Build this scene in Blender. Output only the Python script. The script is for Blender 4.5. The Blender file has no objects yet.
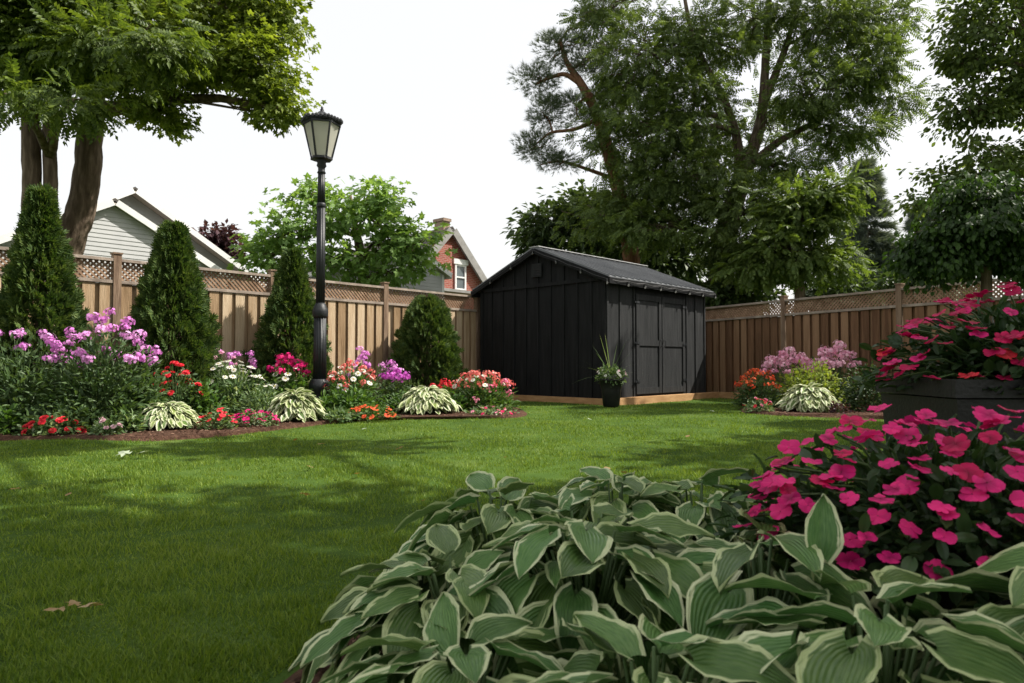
import bpy, math, random
import numpy as np
from mathutils import Vector
R = math.radians
rng = np.random.default_rng(7)
random.seed(7)
S = bpy.context.scene
COL = S.collection
F = 24.0/36.0*1024
CAMH = 0.75
TH = R(1.8)
_c, _s = math.cos(TH), math.sin(TH)

def at(px, py, Y):
    a = (px-512)/F; b = (341.5-py)/F
    d = np.array([a, _c-b*_s, _s+b*_c])
    return np.array([0, 0, CAMH]) + d*(Y/d[1])
def gnd(px, py):
    a = (px-512)/F; b = (341.5-py)/F
    d = np.array([a, _c-b*_s, _s+b*_c])
    return np.array([0, 0, CAMH]) + d*(-CAMH/d[2])

# ------------------------------------------------------------------ materials
def newmat(name):
    m = bpy.data.materials.new(name); m.use_nodes = True
    nt = m.node_tree; nt.nodes.clear()
    o = nt.nodes.new('ShaderNodeOutputMaterial')
    return m, nt, o
def N(nt, t, **kw):
    n = nt.nodes.new(t)
    for k, v in kw.items():
        if k in n.inputs: n.inputs[k].default_value = v
        else: setattr(n, k, v)
    return n
def c4(c): return (c[0], c[1], c[2], 1)
def ramp(nt, fac, stops):
    r = nt.nodes.new('ShaderNodeValToRGB')
    while len(r.color_ramp.elements) < len(stops): r.color_ramp.elements.new(.5)
    for e, (p, c) in zip(r.color_ramp.elements, stops):
        e.position = p; e.color = c4(c)
    nt.links.new(fac, r.inputs[0]); return r
def leafmat(name, stops, trans=.35, rough=.55, noise=1.5, tcol=1.35, bump=0):
    m, nt, o = newmat(name); L = nt.links.new
    g = N(nt, 'ShaderNodeNewGeometry')
    tc = N(nt, 'ShaderNodeTexCoord')
    nz = N(nt, 'ShaderNodeTexNoise', Scale=noise); L(tc.outputs['Object'], nz.inputs['Vector'])
    mx = N(nt, 'ShaderNodeMath', operation='MULTIPLY_ADD'); mx.inputs[1].default_value = .55
    L(g.outputs['Random Per Island'], mx.inputs[0])
    m2 = N(nt, 'ShaderNodeMath', operation='MULTIPLY'); m2.inputs[1].default_value = .5
    L(nz.outputs[0], m2.inputs[0]); L(m2.outputs[0], mx.inputs[2])
    r = ramp(nt, mx.outputs[0], stops)
    p = N(nt, 'ShaderNodeBsdfPrincipled', Roughness=rough)
    p.inputs['Specular IOR Level'].default_value = .35
    L(r.outputs[0], p.inputs['Base Color'])
    t = N(nt, 'ShaderNodeBsdfTranslucent')
    h = N(nt, 'ShaderNodeMix', data_type='RGBA', blend_type='MULTIPLY'); h.inputs[0].default_value = 1
    L(r.outputs[0], h.inputs[6]); h.inputs[7].default_value = (tcol*1.15, tcol*1.1, tcol*.5, 1)
    L(h.outputs[2], t.inputs[0])
    s = N(nt, 'ShaderNodeMixShader'); s.inputs[0].default_value = trans
    L(p.outputs[0], s.inputs[1]); L(t.outputs[0], s.inputs[2]); L(s.outputs[0], o.inputs[0])
    return m
def petalmat(name, a, b, trans=.3):
    m, nt, o = newmat(name); L = nt.links.new
    g = N(nt, 'ShaderNodeNewGeometry'); oi = N(nt, 'ShaderNodeObjectInfo')
    ad = N(nt, 'ShaderNodeMath', operation='ADD'); L(g.outputs['Random Per Island'], ad.inputs[0]); L(oi.outputs['Random'], ad.inputs[1])
    ml = N(nt, 'ShaderNodeMath', operation='MULTIPLY'); ml.inputs[1].default_value = .5; L(ad.outputs[0], ml.inputs[0])
    r = ramp(nt, ml.outputs[0], [(.15, a), (.85, b)])
    tc = N(nt, 'ShaderNodeTexCoord'); ln = N(nt, 'ShaderNodeVectorMath', operation='LENGTH'); L(tc.outputs['Object'], ln.inputs[0])
    mr = N(nt, 'ShaderNodeMapRange'); mr.inputs[1].default_value = .02; mr.inputs[2].default_value = .34; mr.inputs[3].default_value = .55; mr.inputs[4].default_value = 1.08; L(ln.outputs['Value'], mr.inputs[0])
    nz = N(nt, 'ShaderNodeTexNoise', Scale=5.0); L(tc.outputs['Object'], nz.inputs['Vector'])
    ml2 = N(nt, 'ShaderNodeMath', operation='MULTIPLY_ADD'); ml2.inputs[1].default_value = .5; L(nz.outputs[0], ml2.inputs[0]); L(mr.outputs[0], ml2.inputs[2])
    sb = N(nt, 'ShaderNodeMath', operation='SUBTRACT'); sb.inputs[1].default_value = .25; L(ml2.outputs[0], sb.inputs[0])
    hs = N(nt, 'ShaderNodeHueSaturation'); L(r.outputs[0], hs.inputs['Color']); L(sb.outputs[0], hs.inputs['Value']); r = hs
    p = N(nt, 'ShaderNodeBsdfPrincipled', Roughness=.55); L(r.outputs[0], p.inputs['Base Color'])
    p.inputs['Specular IOR Level'].default_value = .25
    t = N(nt, 'ShaderNodeBsdfTranslucent'); L(r.outputs[0], t.inputs[0])
    s = N(nt, 'ShaderNodeMixShader'); s.inputs[0].default_value = trans
    L(p.outputs[0], s.inputs[1]); L(t.outputs[0], s.inputs[2]); L(s.outputs[0], o.inputs[0])
    return m
def surf(name, stops, scale=4, rough=.7, bump=.2, bscale=30, stretch=(1, 1, 1), metal=0, island=0, spec=.5, detail=6):
    m, nt, o = newmat(name); L = nt.links.new
    tc = N(nt, 'ShaderNodeTexCoord')
    mp = N(nt, 'ShaderNodeMapping'); mp.inputs['Scale'].default_value = stretch; L(tc.outputs['Object'], mp.inputs[0])
    nz = N(nt, 'ShaderNodeTexNoise', Scale=scale, Detail=detail); L(mp.outputs[0], nz.inputs['Vector'])
    fac = nz.outputs[0]
    if island:
        g = N(nt, 'ShaderNodeNewGeometry')
        mm = N(nt, 'ShaderNodeMath', operation='MULTIPLY_ADD'); mm.inputs[1].default_value = island
        L(g.outputs['Random Per Island'], mm.inputs[0])
        q = N(nt, 'ShaderNodeMath', operation='MULTIPLY_ADD'); q.inputs[1].default_value = 1-island*.5; q.inputs[2].default_value = -island*.25
        L(fac, q.inputs[0]); L(q.outputs[0], mm.inputs[2]); fac = mm.outputs[0]
    r = ramp(nt, fac, stops)
    p = N(nt, 'ShaderNodeBsdfPrincipled', Roughness=rough, Metallic=metal)
    p.inputs['Specular IOR Level'].default_value = spec
    L(r.outputs[0], p.inputs['Base Color'])
    if bump:
        b2 = N(nt, 'ShaderNodeTexNoise', Scale=bscale, Detail=6); L(mp.outputs[0], b2.inputs['Vector'])
        b = N(nt, 'ShaderNodeBump', Strength=bump, Distance=.02); L(b2.outputs[0], b.inputs['Height']); L(b.outputs[0], p.inputs['Normal'])
    L(p.outputs[0], o.inputs[0]); return m
def hostamat(name, g1, g2, m1, m2, margin=.70, trans=.25, streak=.0, rough=.42):
    m, nt, o = newmat(name); L = nt.links.new
    uv = N(nt, 'ShaderNodeUVMap'); uv.uv_map = 'UVMap'
    sp = N(nt, 'ShaderNodeSeparateXYZ'); L(uv.outputs[0], sp.inputs[0])
    a = N(nt, 'ShaderNodeMath', operation='MULTIPLY_ADD'); a.inputs[1].default_value = 2; a.inputs[2].default_value = -1; L(sp.outputs[0], a.inputs[0])
    ab = N(nt, 'ShaderNodeMath', operation='ABSOLUTE'); L(a.outputs[0], ab.inputs[0])
    g = N(nt, 'ShaderNodeNewGeometry')
    # irregular edge, different on each leaf
    cmb = N(nt, 'ShaderNodeCombineXYZ'); L(sp.outputs[0], cmb.inputs[0]); L(sp.outputs[1], cmb.inputs[1])
    rm = N(nt, 'ShaderNodeMath', operation='MULTIPLY'); rm.inputs[1].default_value = 57; L(g.outputs['Random Per Island'], rm.inputs[0]); L(rm.outputs[0], cmb.inputs[2])
    mp = N(nt, 'ShaderNodeMapping'); mp.inputs['Scale'].default_value = (9, 2.2, 1); L(cmb.outputs[0], mp.inputs[0])
    nz = N(nt, 'ShaderNodeTexNoise', Scale=1.6, Detail=3); L(mp.outputs[0], nz.inputs['Vector'])
    e = N(nt, 'ShaderNodeMath', operation='MULTIPLY_ADD'); e.inputs[1].default_value = .75+streak; L(nz.outputs[0], e.inputs[0]); L(ab.outputs[0], e.inputs[2])
    # tip widens the margin a little
    v4 = N(nt, 'ShaderNodeMath', operation='POWER'); v4.inputs[1].default_value = 5; L(sp.outputs[1], v4.inputs[0])
    e2 = N(nt, 'ShaderNodeMath', operation='MULTIPLY_ADD'); e2.inputs[1].default_value = .35; L(v4.outputs[0], e2.inputs[0]); L(e.outputs[0], e2.inputs[2])
    mr = N(nt, 'ShaderNodeMapRange'); mr.inputs[1].default_value = margin+.28; mr.inputs[2].default_value = margin+.36; L(e2.outputs[0], mr.inputs[0])
    n2 = N(nt, 'ShaderNodeTexNoise', Scale=3.0, Detail=4); L(mp.outputs[0], n2.inputs['Vector'])
    gr = ramp(nt, n2.outputs[0], [(.35, g1), (.65, g2)])
    mg = ramp(nt, g.outputs['Random Per Island'], [(.2, m1), (.9, m2)])
    hv = N(nt, 'ShaderNodeHueSaturation'); L(gr.outputs[0], hv.inputs['Color'])
    h1_ = N(nt, 'ShaderNodeMapRange'); h1_.inputs[3].default_value = .472; h1_.inputs[4].default_value = .515; L(rm.outputs[0], h1_.inputs[0]); h1_.inputs[2].default_value = 57; L(h1_.outputs[0], hv.inputs['Hue'])
    fr_ = N(nt, 'ShaderNodeMath', operation='FRACT'); q_ = N(nt, 'ShaderNodeMath', operation='MULTIPLY'); q_.inputs[1].default_value = 13.7; L(g.outputs['Random Per Island'], q_.inputs[0]); L(q_.outputs[0], fr_.inputs[0])
    v1_ = N(nt, 'ShaderNodeMapRange'); v1_.inputs[3].default_value = .72; v1_.inputs[4].default_value = 1.25; L(fr_.outputs[0], v1_.inputs[0]); L(v1_.outputs[0], hv.inputs['Value'])
    mix = N(nt, 'ShaderNodeMix', data_type='RGBA'); L(mr.outputs[0], mix.inputs[0]); L(hv.outputs[0], mix.inputs[6]); L(mg.outputs[0], mix.inputs[7])
    # parallel veins: ridges along the blade
    vm = N(nt, 'ShaderNodeMath', operation='MULTIPLY'); vm.inputs[1].default_value = 42; L(a.outputs[0], vm.inputs[0])
    sn = N(nt, 'ShaderNodeMath', operation='COSINE'); L(vm.outputs[0], sn.inputs[0])
    pw = N(nt, 'ShaderNodeMath', operation='MULTIPLY'); pw.inputs[1].default_value = .5; L(sn.outputs[0], pw.inputs[0])
    bp = N(nt, 'ShaderNodeBump', Strength=.45, Distance=.0035); L(pw.outputs[0], bp.inputs['Height'])
    p = N(nt, 'ShaderNodeBsdfPrincipled', Roughness=rough); p.inputs['Specular IOR Level'].default_value = .4
    L(mix.outputs[2], p.inputs['Base Color']); L(bp.outputs[0], p.inputs['Normal'])
    t = N(nt, 'ShaderNodeBsdfTranslucent'); L(mix.outputs[2], t.inputs[0])
    s = N(nt, 'ShaderNodeMixShader'); s.inputs[0].default_value = trans
    L(p.outputs[0], s.inputs[1]); L(t.outputs[0], s.inputs[2]); L(s.outputs[0], o.inputs[0])
    return m

M = {}
M['grass'] = leafmat('grass_blades', [(.1, (.055, .11, .010)), (.5, (.115, .19, .018)), (.9, (.24, .31, .05))], trans=.35, rough=.6, noise=.9)
M['lawn'] = surf('lawn_ground', [(.3, (.03, .06, .010)), (.55, (.055, .10, .016)), (.75, (.09, .13, .03))], scale=1.3, rough=1, bump=.6, bscale=90, spec=.1)
M['soil'] = surf('bark_mulch', [(.3, (.035, .018, .012)), (.6, (.09, .048, .032)), (.8, (.15, .09, .06))], scale=25, rough=1, bump=1, bscale=60, spec=.1)
M['chip'] = surf('mulch_chips', [(.2, (.04, .02, .013)), (.5, (.11, .06, .04)), (.9, (.22, .14, .10))], scale=8, rough=1, bump=.3, island=.6, spec=.1)
M['board'] = surf('weathered_cedar_board', [(.2, (.19, .12, .062)), (.5, (.37, .255, .15)), (.8, (.54, .42, .285))], scale=3, rough=.85, bump=.5, bscale=14, stretch=(6, 6, .5), island=.55, spec=.2)
M['board2'] = surf('dark_cedar_board', [(.25, (.115, .060, .032)), (.5, (.20, .11, .06)), (.8, (.29, .175, .10))], scale=3, rough=.85, bump=.5, bscale=14, stretch=(6, 6, .5), island=.55, spec=.2)  # darker, redder tones than the other fence's boards
M['rail'] = surf('grey_cedar_rail', [(.3, (.20, .16, .13)), (.6, (.34, .28, .23)), (.8, (.46, .40, .34))], scale=5, rough=.85, bump=.4, bscale=20, spec=.2)
M['post'] = surf('cedar_post', [(.3, (.14, .09, .06)), (.6, (.25, .175, .12)), (.8, (.36, .27, .2))], scale=4, rough=.85, bump=.4, bscale=16, stretch=(5, 5, .6), spec=.2)
M['lattice'] = surf('cedar_lattice', [(.3, (.19, .115, .07)), (.6, (.32, .21, .14)), (.8, (.42, .31, .22))], scale=8, rough=.85, bump=.2, spec=.2)
M['shed'] = surf('black_stained_wood', [(.3, (.0075, .008, .0085)), (.6, (.014, .0145, .015)), (.85, (.024, .024, .025))], scale=3, rough=.8, bump=.4, bscale=16, stretch=(5, 5, .5), spec=.15)
M['door'] = surf('lighter_black_wood', [(.3, (.016, .017, .018)), (.6, (.028, .029, .030)), (.85, (.045, .045, .046))], scale=3, rough=.78, bump=.4, bscale=16, stretch=(5, 5, .5), spec=.18)  # the shed's black wood in a lighter tone, for front wall, doors and vent
M['roof_metal'] = surf('charcoal_metal_roof', [(.3, (.10, .105, .115)), (.7, (.16, .166, .176))], scale=2, rough=.42, bump=.05, bscale=8, spec=.5)
M['ridge'] = surf('pale_ridge_cap', [(.3, (.38, .38, .38)), (.7, (.55, .55, .54))], scale=4, rough=.5, bump=.05)
M['timber'] = surf('new_pine_timber', [(.3, (.32, .17, .075)), (.6, (.46, .27, .13)), (.8, (.55, .35, .19))], scale=4, rough=.8, bump=.4, bscale=20, stretch=(1, 1, 4), island=.3, spec=.2)
M['black_iron'] = surf('black_painted_iron', [(.3, (.008, .010, .012)), (.7, (.018, .020, .023))], scale=6, rough=.5, bump=.12, bscale=40, spec=.4)
M['planter'] = surf('black_resin_planter', [(.3, (.008, .008, .009)), (.7, (.016, .016, .017))], scale=6, rough=.5, bump=.15, bscale=80, spec=.35)
M['bark'] = surf('grey_brown_bark', [(.25, (.04, .028, .02)), (.5, (.12, .088, .063)), (.8, (.26, .20, .155))], scale=4, rough=.95, bump=1, bscale=9, stretch=(3, 3, .6), spec=.15)
M['barkpine'] = surf('orange_pine_bark', [(.25, (.07, .035, .02)), (.5, (.19, .095, .055)), (.8, (.30, .17, .11))], scale=4, rough=.95, bump=1, bscale=9, stretch=(3, 3, .8), spec=.15)
M['siding'] = surf('grey_vinyl_siding', [(.3, (.38, .385, .39)), (.7, (.44, .445, .445))], scale=2, rough=.6, bump=.03)
M['white_trim'] = surf('white_trim', [(.3, (.66, .66, .65)), (.7, (.76, .76, .75))], scale=3, rough=.5, bump=.03)
M['beige'] = surf('beige_soffit', [(.3, (.42, .37, .31)), (.7, (.50, .45, .38))], scale=3, rough=.6, bump=.03)
M['tanbrick'] = surf('tan_brick', [(.3, (.22, .15, .11)), (.7, (.34, .25, .19))], scale=9, rough=.9, bump=.2)
M['shingle'] = surf('brown_grey_shingles', [(.3, (.07, .062, .058)), (.7, (.13, .12, .11))], scale=14, rough=.95, bump=.6, bscale=40, spec=.15)
M['greytrim'] = surf('grey_bargeboard', [(.3, (.20, .19, .18)), (.7, (.29, .28, .27))], scale=4, rough=.7, bump=.1)
M['wire'] = surf('black_cable', [(.3, (.01, .01, .01)), (.7, (.02, .02, .02))], rough=.5, bump=0)
M['rachis'] = surf('green_stem', [(.3, (.04, .08, .02)), (.7, (.08, .14, .035))], rough=.6, bump=0)
M['twig'] = surf('brown_stem', [(.3, (.05, .035, .02)), (.7, (.10, .075, .05))], rough=.8, bump=0)
# foliage
M['maple'] = leafmat('maple_leaves', [(.15, (.065, .10, .014)), (.5, (.125, .175, .022)), (.9, (.23, .29, .05))], trans=.42, tcol=1.5)
M['ash'] = leafmat('compound_leaves', [(.15, (.04, .072, .012)), (.5, (.08, .125, .02)), (.9, (.16, .22, .035))], trans=.4, tcol=1.4)
M['catalpa'] = leafmat('pale_green_leaves', [(.15, (.10, .18, .05)), (.5, (.16, .27, .07)), (.9, (.25, .38, .12))], trans=.42, tcol=1.3)
M['walnut'] = leafmat('walnut_leaves', [(.15, (.050, .078, .020)), (.5, (.085, .13, .032)), (.9, (.16, .22, .06))], trans=.42, tcol=1.3)
M['walnut2'] = leafmat('light_walnut_leaves', [(.15, (.05, .09, .018)), (.5, (.09, .14, .028)), (.9, (.16, .22, .055))], trans=.45, tcol=1.3)
M['dark'] = leafmat('dark_leaves', [(.15, (.03, .05, .018)), (.5, (.05, .085, .026)), (.9, (.09, .13, .04))], trans=.3)
M['pine'] = leafmat('pine_needles', [(.15, (.055, .08, .045)), (.5, (.09, .125, .065)), (.9, (.15, .18, .10))], trans=.15)
M['spruce'] = leafmat('spruce_needles', [(.15, (.07, .09, .075)), (.5, (.11, .145, .115)), (.9, (.17, .20, .17))], trans=.25)
M['purple'] = leafmat('purple_leaves', [(.15, (.03, .012, .018)), (.5, (.06, .025, .035)), (.9, (.11, .05, .06))], trans=.3)
M['cedar'] = leafmat('cedar_sprays', [(.15, (.022, .050, .010)), (.5, (.05, .095, .018)), (.9, (.13, .18, .045))], trans=.25, noise=3, rough=.7)
M['mulberry'] = leafmat('weeping_leaves', [(.15, (.015, .036, .008)), (.5, (.028, .062, .012)), (.9, (.06, .12, .02))], trans=.35, tcol=1.6)
M['phloxleaf'] = leafmat('phlox_leaves', [(.15, (.03, .065, .022)), (.5, (.06, .11, .036)), (.9, (.12, .18, .07))], trans=.3)
M['midleaf'] = leafmat('garden_leaves', [(.15, (.03, .075, .014)), (.5, (.06, .13, .022)), (.9, (.11, .19, .04))], trans=.35)
M['limeleaf'] = leafmat('lime_leaves', [(.15, (.12, .18, .02)), (.5, (.22, .29, .04)), (.9, (.36, .42, .10))], trans=.38, tcol=1.0)
M['whiteleaf'] = leafmat('white_edged_leaves', [(.15, (.05, .10, .03)), (.5, (.10, .17, .06)), (.75, (.22, .30, .15)), (.95, (.60, .62, .48))], trans=.3)
M['creamleaf'] = leafmat('cream_splashed_leaves', [(.15, (.06, .12, .02)), (.4, (.20, .27, .06)), (.6, (.50, .52, .26)), (.95, (.70, .68, .45))], trans=.3, tcol=.9)
M['boxleaf'] = leafmat('box_leaves', [(.15, (.018, .038, .012)), (.5, (.035, .065, .02)), (.9, (.07, .11, .04))], trans=.25)
M['impleaf'] = leafmat('impatiens_leaves', [(.15, (.018, .045, .016)), (.5, (.032, .07, .024)), (.9, (.055, .10, .035))], trans=.25, rough=.4)
M['hosta'] = hostamat('hosta_leaf', (.062, .150, .034), (.110, .215, .056), (.46, .54, .25), (.72, .76, .48), margin=.86, trans=.22, rough=.36)
M['hostavar'] = hostamat('variegated_hosta_leaf', (.10, .17, .035), (.17, .26, .06), (.52, .56, .30), (.74, .75, .54), margin=.56, trans=.25, rough=.5)
M['magenta'] = petalmat('magenta_petals', (.50, .006, .14), (.82, .03, .22))
M['crimson'] = petalmat('crimson_petals', (.36, .003, .06), (.66, .010, .11))
M['red'] = petalmat('red_petals', (.60, .012, .03), (.78, .05, .07))
M['coral'] = petalmat('coral_petals', (.72, .10, .10), (.80, .26, .22))
M['orange'] = petalmat('orange_petals', (.66, .06, .02), (.80, .16, .05))
M['pink'] = petalmat('pink_petals', (.78, .16, .30), (.86, .36, .46))
M['palepink'] = petalmat('pale_pink_petals', (.80, .42, .52), (.88, .66, .70))
M['lilac'] = petalmat('lilac_petals', (.62, .18, .56), (.80, .42, .74))
M['purplef'] = petalmat('purple_petals', (.46, .04, .40), (.62, .14, .56))
M['phpink'] = petalmat('pink_phlox_petals', (.80, .34, .52), (.92, .62, .72))
M['white'] = petalmat('white_petals', (.72, .70, .62), (.85, .84, .78))
M['yellowc'] = petalmat('yellow_flower_centre', (.60, .42, .05), (.70, .5, .08), .1)
M['deadleaf'] = leafmat('dead_leaf', [(.2, (.17, .095, .035)), (.5, (.30, .19, .08)), (.9, (.42, .31, .17))], trans=.2, noise=20)
M['orangeleaf'] = leafmat('orange_dead_leaf', [(.2, (.24, .10, .025)), (.9, (.38, .21, .07))], trans=.2, noise=20)
M['silverleaf'] = leafmat('silver_leaf', [(.2, (.24, .29, .20)), (.9, (.36, .41, .30))], trans=.1, noise=20)
def brickmat():
    m, nt, o = newmat('red_brick'); L = nt.links.new
    uv = N(nt, 'ShaderNodeUVMap'); uv.uv_map = 'UVMap'
    b = N(nt, 'ShaderNodeTexBrick', Scale=1.0); L(uv.outputs[0], b.inputs['Vector'])
    b.inputs['Color1'].default_value = (.30, .065, .04, 1); b.inputs['Color2'].default_value = (.22, .045, .03, 1)
    b.inputs['Mortar'].default_value = (.34, .26, .22, 1)
    b.inputs['Brick Width'].default_value = .24; b.inputs['Row Height'].default_value = .08; b.inputs['Mortar Size'].default_value = .008
    p = N(nt, 'ShaderNodeBsdfPrincipled', Roughness=.9); L(b.outputs[0], p.inputs['Base Color']); L(p.outputs[0], o.inputs[0])
    return m
M['brick'] = brickmat()
def glassmat(name, col, rough, alpha_mix):
    m, nt, o = newmat(name); L = nt.links.new
    g = N(nt, 'ShaderNodeBsdfPrincipled', Roughness=rough); g.inputs['Base Color'].default_value = c4(col)
    g.inputs['Specular IOR Level'].default_value = .6
    t = N(nt, 'ShaderNodeBsdfTransparent'); t.inputs[0].default_value = (.95, .95, .92, 1)
    tl = N(nt, 'ShaderNodeBsdfTranslucent'); tl.inputs[0].default_value = c4(col)
    s0 = N(nt, 'ShaderNodeMixShader'); s0.inputs[0].default_value = .6; L(g.outputs[0], s0.inputs[1]); L(tl.outputs[0], s0.inputs[2])
    s = N(nt, 'ShaderNodeMixShader'); s.inputs[0].default_value = alpha_mix
    L(s0.outputs[0], s.inputs[1]); L(t.outputs[0], s.inputs[2]); L(s.outputs[0], o.inputs[0]); return m
M['frost'] = glassmat('frosted_lantern_glass', (.82, .81, .74), .35, .28)
M['bulb'] = glassmat('bulb_glass', (.35, .35, .34), .1, .5)
M['pane'] = surf('dark_window_glass', [(.3, (.10, .12, .13)), (.7, (.16, .18, .19))], scale=1, rough=.08, bump=0, spec=.8)

# ------------------------------------------------------------------ mesh building
ORG = {}
def build(name, chunks, mats, parent=None, smooth=False):
    if not isinstance(mats, (list, tuple)): mats = [mats]
    if not isinstance(chunks, list): chunks = [chunks]
    org = ORG.get(parent.name, np.zeros(3)) if parent else np.zeros(3)
    V = []; LV = []; LS = []; MI = []; UV = []; off = 0; ls = 0; anyuv = any(len(c) > 2 and c[2] is not None for c in chunks)
    for c in chunks:
        v, f = np.asarray(c[0], float), c[1]
        uv = c[2] if len(c) > 2 else None; mi = c[3] if len(c) > 3 else 0
        if anyuv and uv is None: uv = np.zeros((len(v), 2))
        groups = f if isinstance(f, list) else [f]
        V.append(v)
        for g in groups:
            g = np.asarray(g, dtype=np.int64)
            if g.ndim == 1: g = g[None]
            LV.append((g+off).ravel()); k = g.shape[1]
            LS.append(ls+np.arange(len(g))*k); ls += g.size
            MI.append(np.full(len(g), mi))
            if anyuv: UV.append(uv[g.ravel()])
        off += len(v)
    V = np.concatenate(V)-org; LV = np.concatenate(LV); LS = np.concatenate(LS); MI = np.concatenate(MI)
    me = bpy.data.meshes.new(name)
    me.vertices.add(len(V)); me.vertices.foreach_set('co', V.astype(np.float32).ravel())
    me.loops.add(len(LV)); me.loops.foreach_set('vertex_index', LV.astype(np.int32))
    me.polygons.add(len(LS)); me.polygons.foreach_set('loop_start', LS.astype(np.int32))
    me.polygons.foreach_set('material_index', MI.astype(np.int32))
    me.polygons.foreach_set('use_smooth', np.full(len(LS), bool(smooth)))
    if anyuv:
        u = me.uv_layers.new(name='UVMap'); u.data.foreach_set('uv', np.concatenate(UV).astype(np.float32).ravel())
    for m in mats: me.materials.append(m)
    me.update(calc_edges=True); me.validate()
    o = bpy.data.objects.new(name, me); COL.objects.link(o)
    if parent: o.parent = parent; ORG[o.name] = org
    return o
def tag(o, label=None, cat=None, group=None, kind=None):
    if label: o['label'] = label
    if cat: o['category'] = cat
    if group: o['group'] = group
    if kind: o['kind'] = kind
    return o
def thing(name, loc, label, cat, group=None):
    o = bpy.data.objects.new(name, None); COL.objects.link(o); o.location = tuple(float(q) for q in loc)
    o.empty_display_size = .1
    ORG[o.name] = np.array(loc, float); return tag(o, label, cat, group)
BOXF = np.array([[0, 3, 2, 1], [4, 5, 6, 7], [0, 1, 5, 4], [1, 2, 6, 5], [2, 3, 7, 6], [3, 0, 4, 7]])
def fbox(o, d, n, s0, s1, n0, n1, z0, z1):
    o = np.array(o, float); d = np.array(d, float); n = np.array(n, float); z = np.array([0, 0, 1.])
    P = [o+d*s+n*q+z*h for h in (z0, z1) for s, q in ((s0, n0), (s1, n0), (s1, n1), (s0, n1))]
    return (np.array(P), BOXF)
def beam(p0, p1, w, h, up=(0, 0, 1)):
    p0 = np.array(p0, float); p1 = np.array(p1, float); d = p1-p0; d /= np.linalg.norm(d)
    s = np.cross(d, up); s /= np.linalg.norm(s); u = np.cross(s, d)
    P = [p+s*a+u*b for p in (p0, p1) for a, b in ((-w/2, -h/2), (w/2, -h/2), (w/2, h/2), (-w/2, h/2))]
    return (np.array(P), BOXF)
def tube(pts, rad, n=6, rough=0):
    pts = np.array(pts, float); k = len(pts); rad = np.broadcast_to(np.array(rad, float), (k,))
    t = np.gradient(pts, axis=0); t /= np.linalg.norm(t, axis=1)[:, None]+1e-9
    ref = np.array([1, 0, 0.]) if abs(t[0][2]) > .7 else np.array([0, 0, 1.])
    a = np.cross(t, ref); a /= np.linalg.norm(a, axis=1)[:, None]+1e-9; b = np.cross(t, a)
    th = np.arange(n)*2*np.pi/n
    r = rad[:, None]*(1+rough*rng.uniform(-1, 1, (k, n)))
    V = pts[:, None, :]+r[:, :, None]*(np.cos(th)[None, :, None]*a[:, None, :]+np.sin(th)[None, :, None]*b[:, None, :])
    V = V.reshape(-1, 3)
    i, j = np.meshgrid(np.arange(k-1), np.arange(n), indexing='ij')
    j2 = (j+1) % n
    Q = np.stack([i*n+j, i*n+j2, (i+1)*n+j2, (i+1)*n+j], -1).reshape(-1, 4)
    V = np.vstack([V, pts[0], pts[-1]]); c0 = k*n; c1 = k*n+1; jj = np.arange(n); j3 = (jj+1) % n
    T = np.vstack([np.stack([np.full(n, c0), j3, jj], -1), np.stack([np.full(n, c1), (k-1)*n+jj, (k-1)*n+j3], -1)])
    return (V, [Q, T])
def lathe(c, prof, n=24, flute=0, nf=12):
    c = np.array(c, float); V = []
    th = np.arange(n)*2*np.pi/n
    for r, z in prof:
        rr = r*(1-flute*(.5+.5*np.cos(th*nf))) if flute else np.full(n, r)
        V.append(np.stack([c[0]+rr*np.cos(th), c[1]+rr*np.sin(th), np.full(n, c[2]+z)], -1))
    k = len(prof); V = np.concatenate(V)
    i, j = np.meshgrid(np.arange(k-1), np.arange(n), indexing='ij'); j2 = (j+1) % n
    Q = np.stack([i*n+j, i*n+j2, (i+1)*n+j2, (i+1)*n+j], -1).reshape(-1, 4)
    V = np.vstack([V, [c[0], c[1], c[2]+prof[0][1]], [c[0], c[1], c[2]+prof[-1][1]]])
    jj = np.arange(n); j3 = (jj+1) % n
    T = np.vstack([np.stack([np.full(n, k*n), j3, jj], -1), np.stack([np.full(n, k*n+1), (k-1)*n+jj, (k-1)*n+j3], -1)])
    return (V, [Q, T])
def unit(a): return a/(np.linalg.norm(a, axis=-1, keepdims=True)+1e-9)
def orient(D, H):
    D = unit(D); X = unit(np.cross(D, H)); Z = np.cross(X, D)
    return np.stack([X, D, Z], -1)         # columns side, length, normal
def bake(tpl, Mx, P, S, mi=0):
    v, f, uv = tpl
    Sx = S[:, None, None] if S.ndim == 1 else S[:, None, :]
    V = np.einsum('nij,nkj->nki', Mx, v[None]*Sx)+P[:, None, :]
    n, k = len(P), len(v); off = (np.arange(n)*k)
    G = [(np.asarray(g)[None]+off[:, None, None]).reshape(-1, np.asarray(g).shape[1]) for g in (f if isinstance(f, list) else [f])]
    U = np.tile(uv, (n, 1)) if uv is not None else None
    return (V.reshape(-1, 3), G, U, mi)
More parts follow.
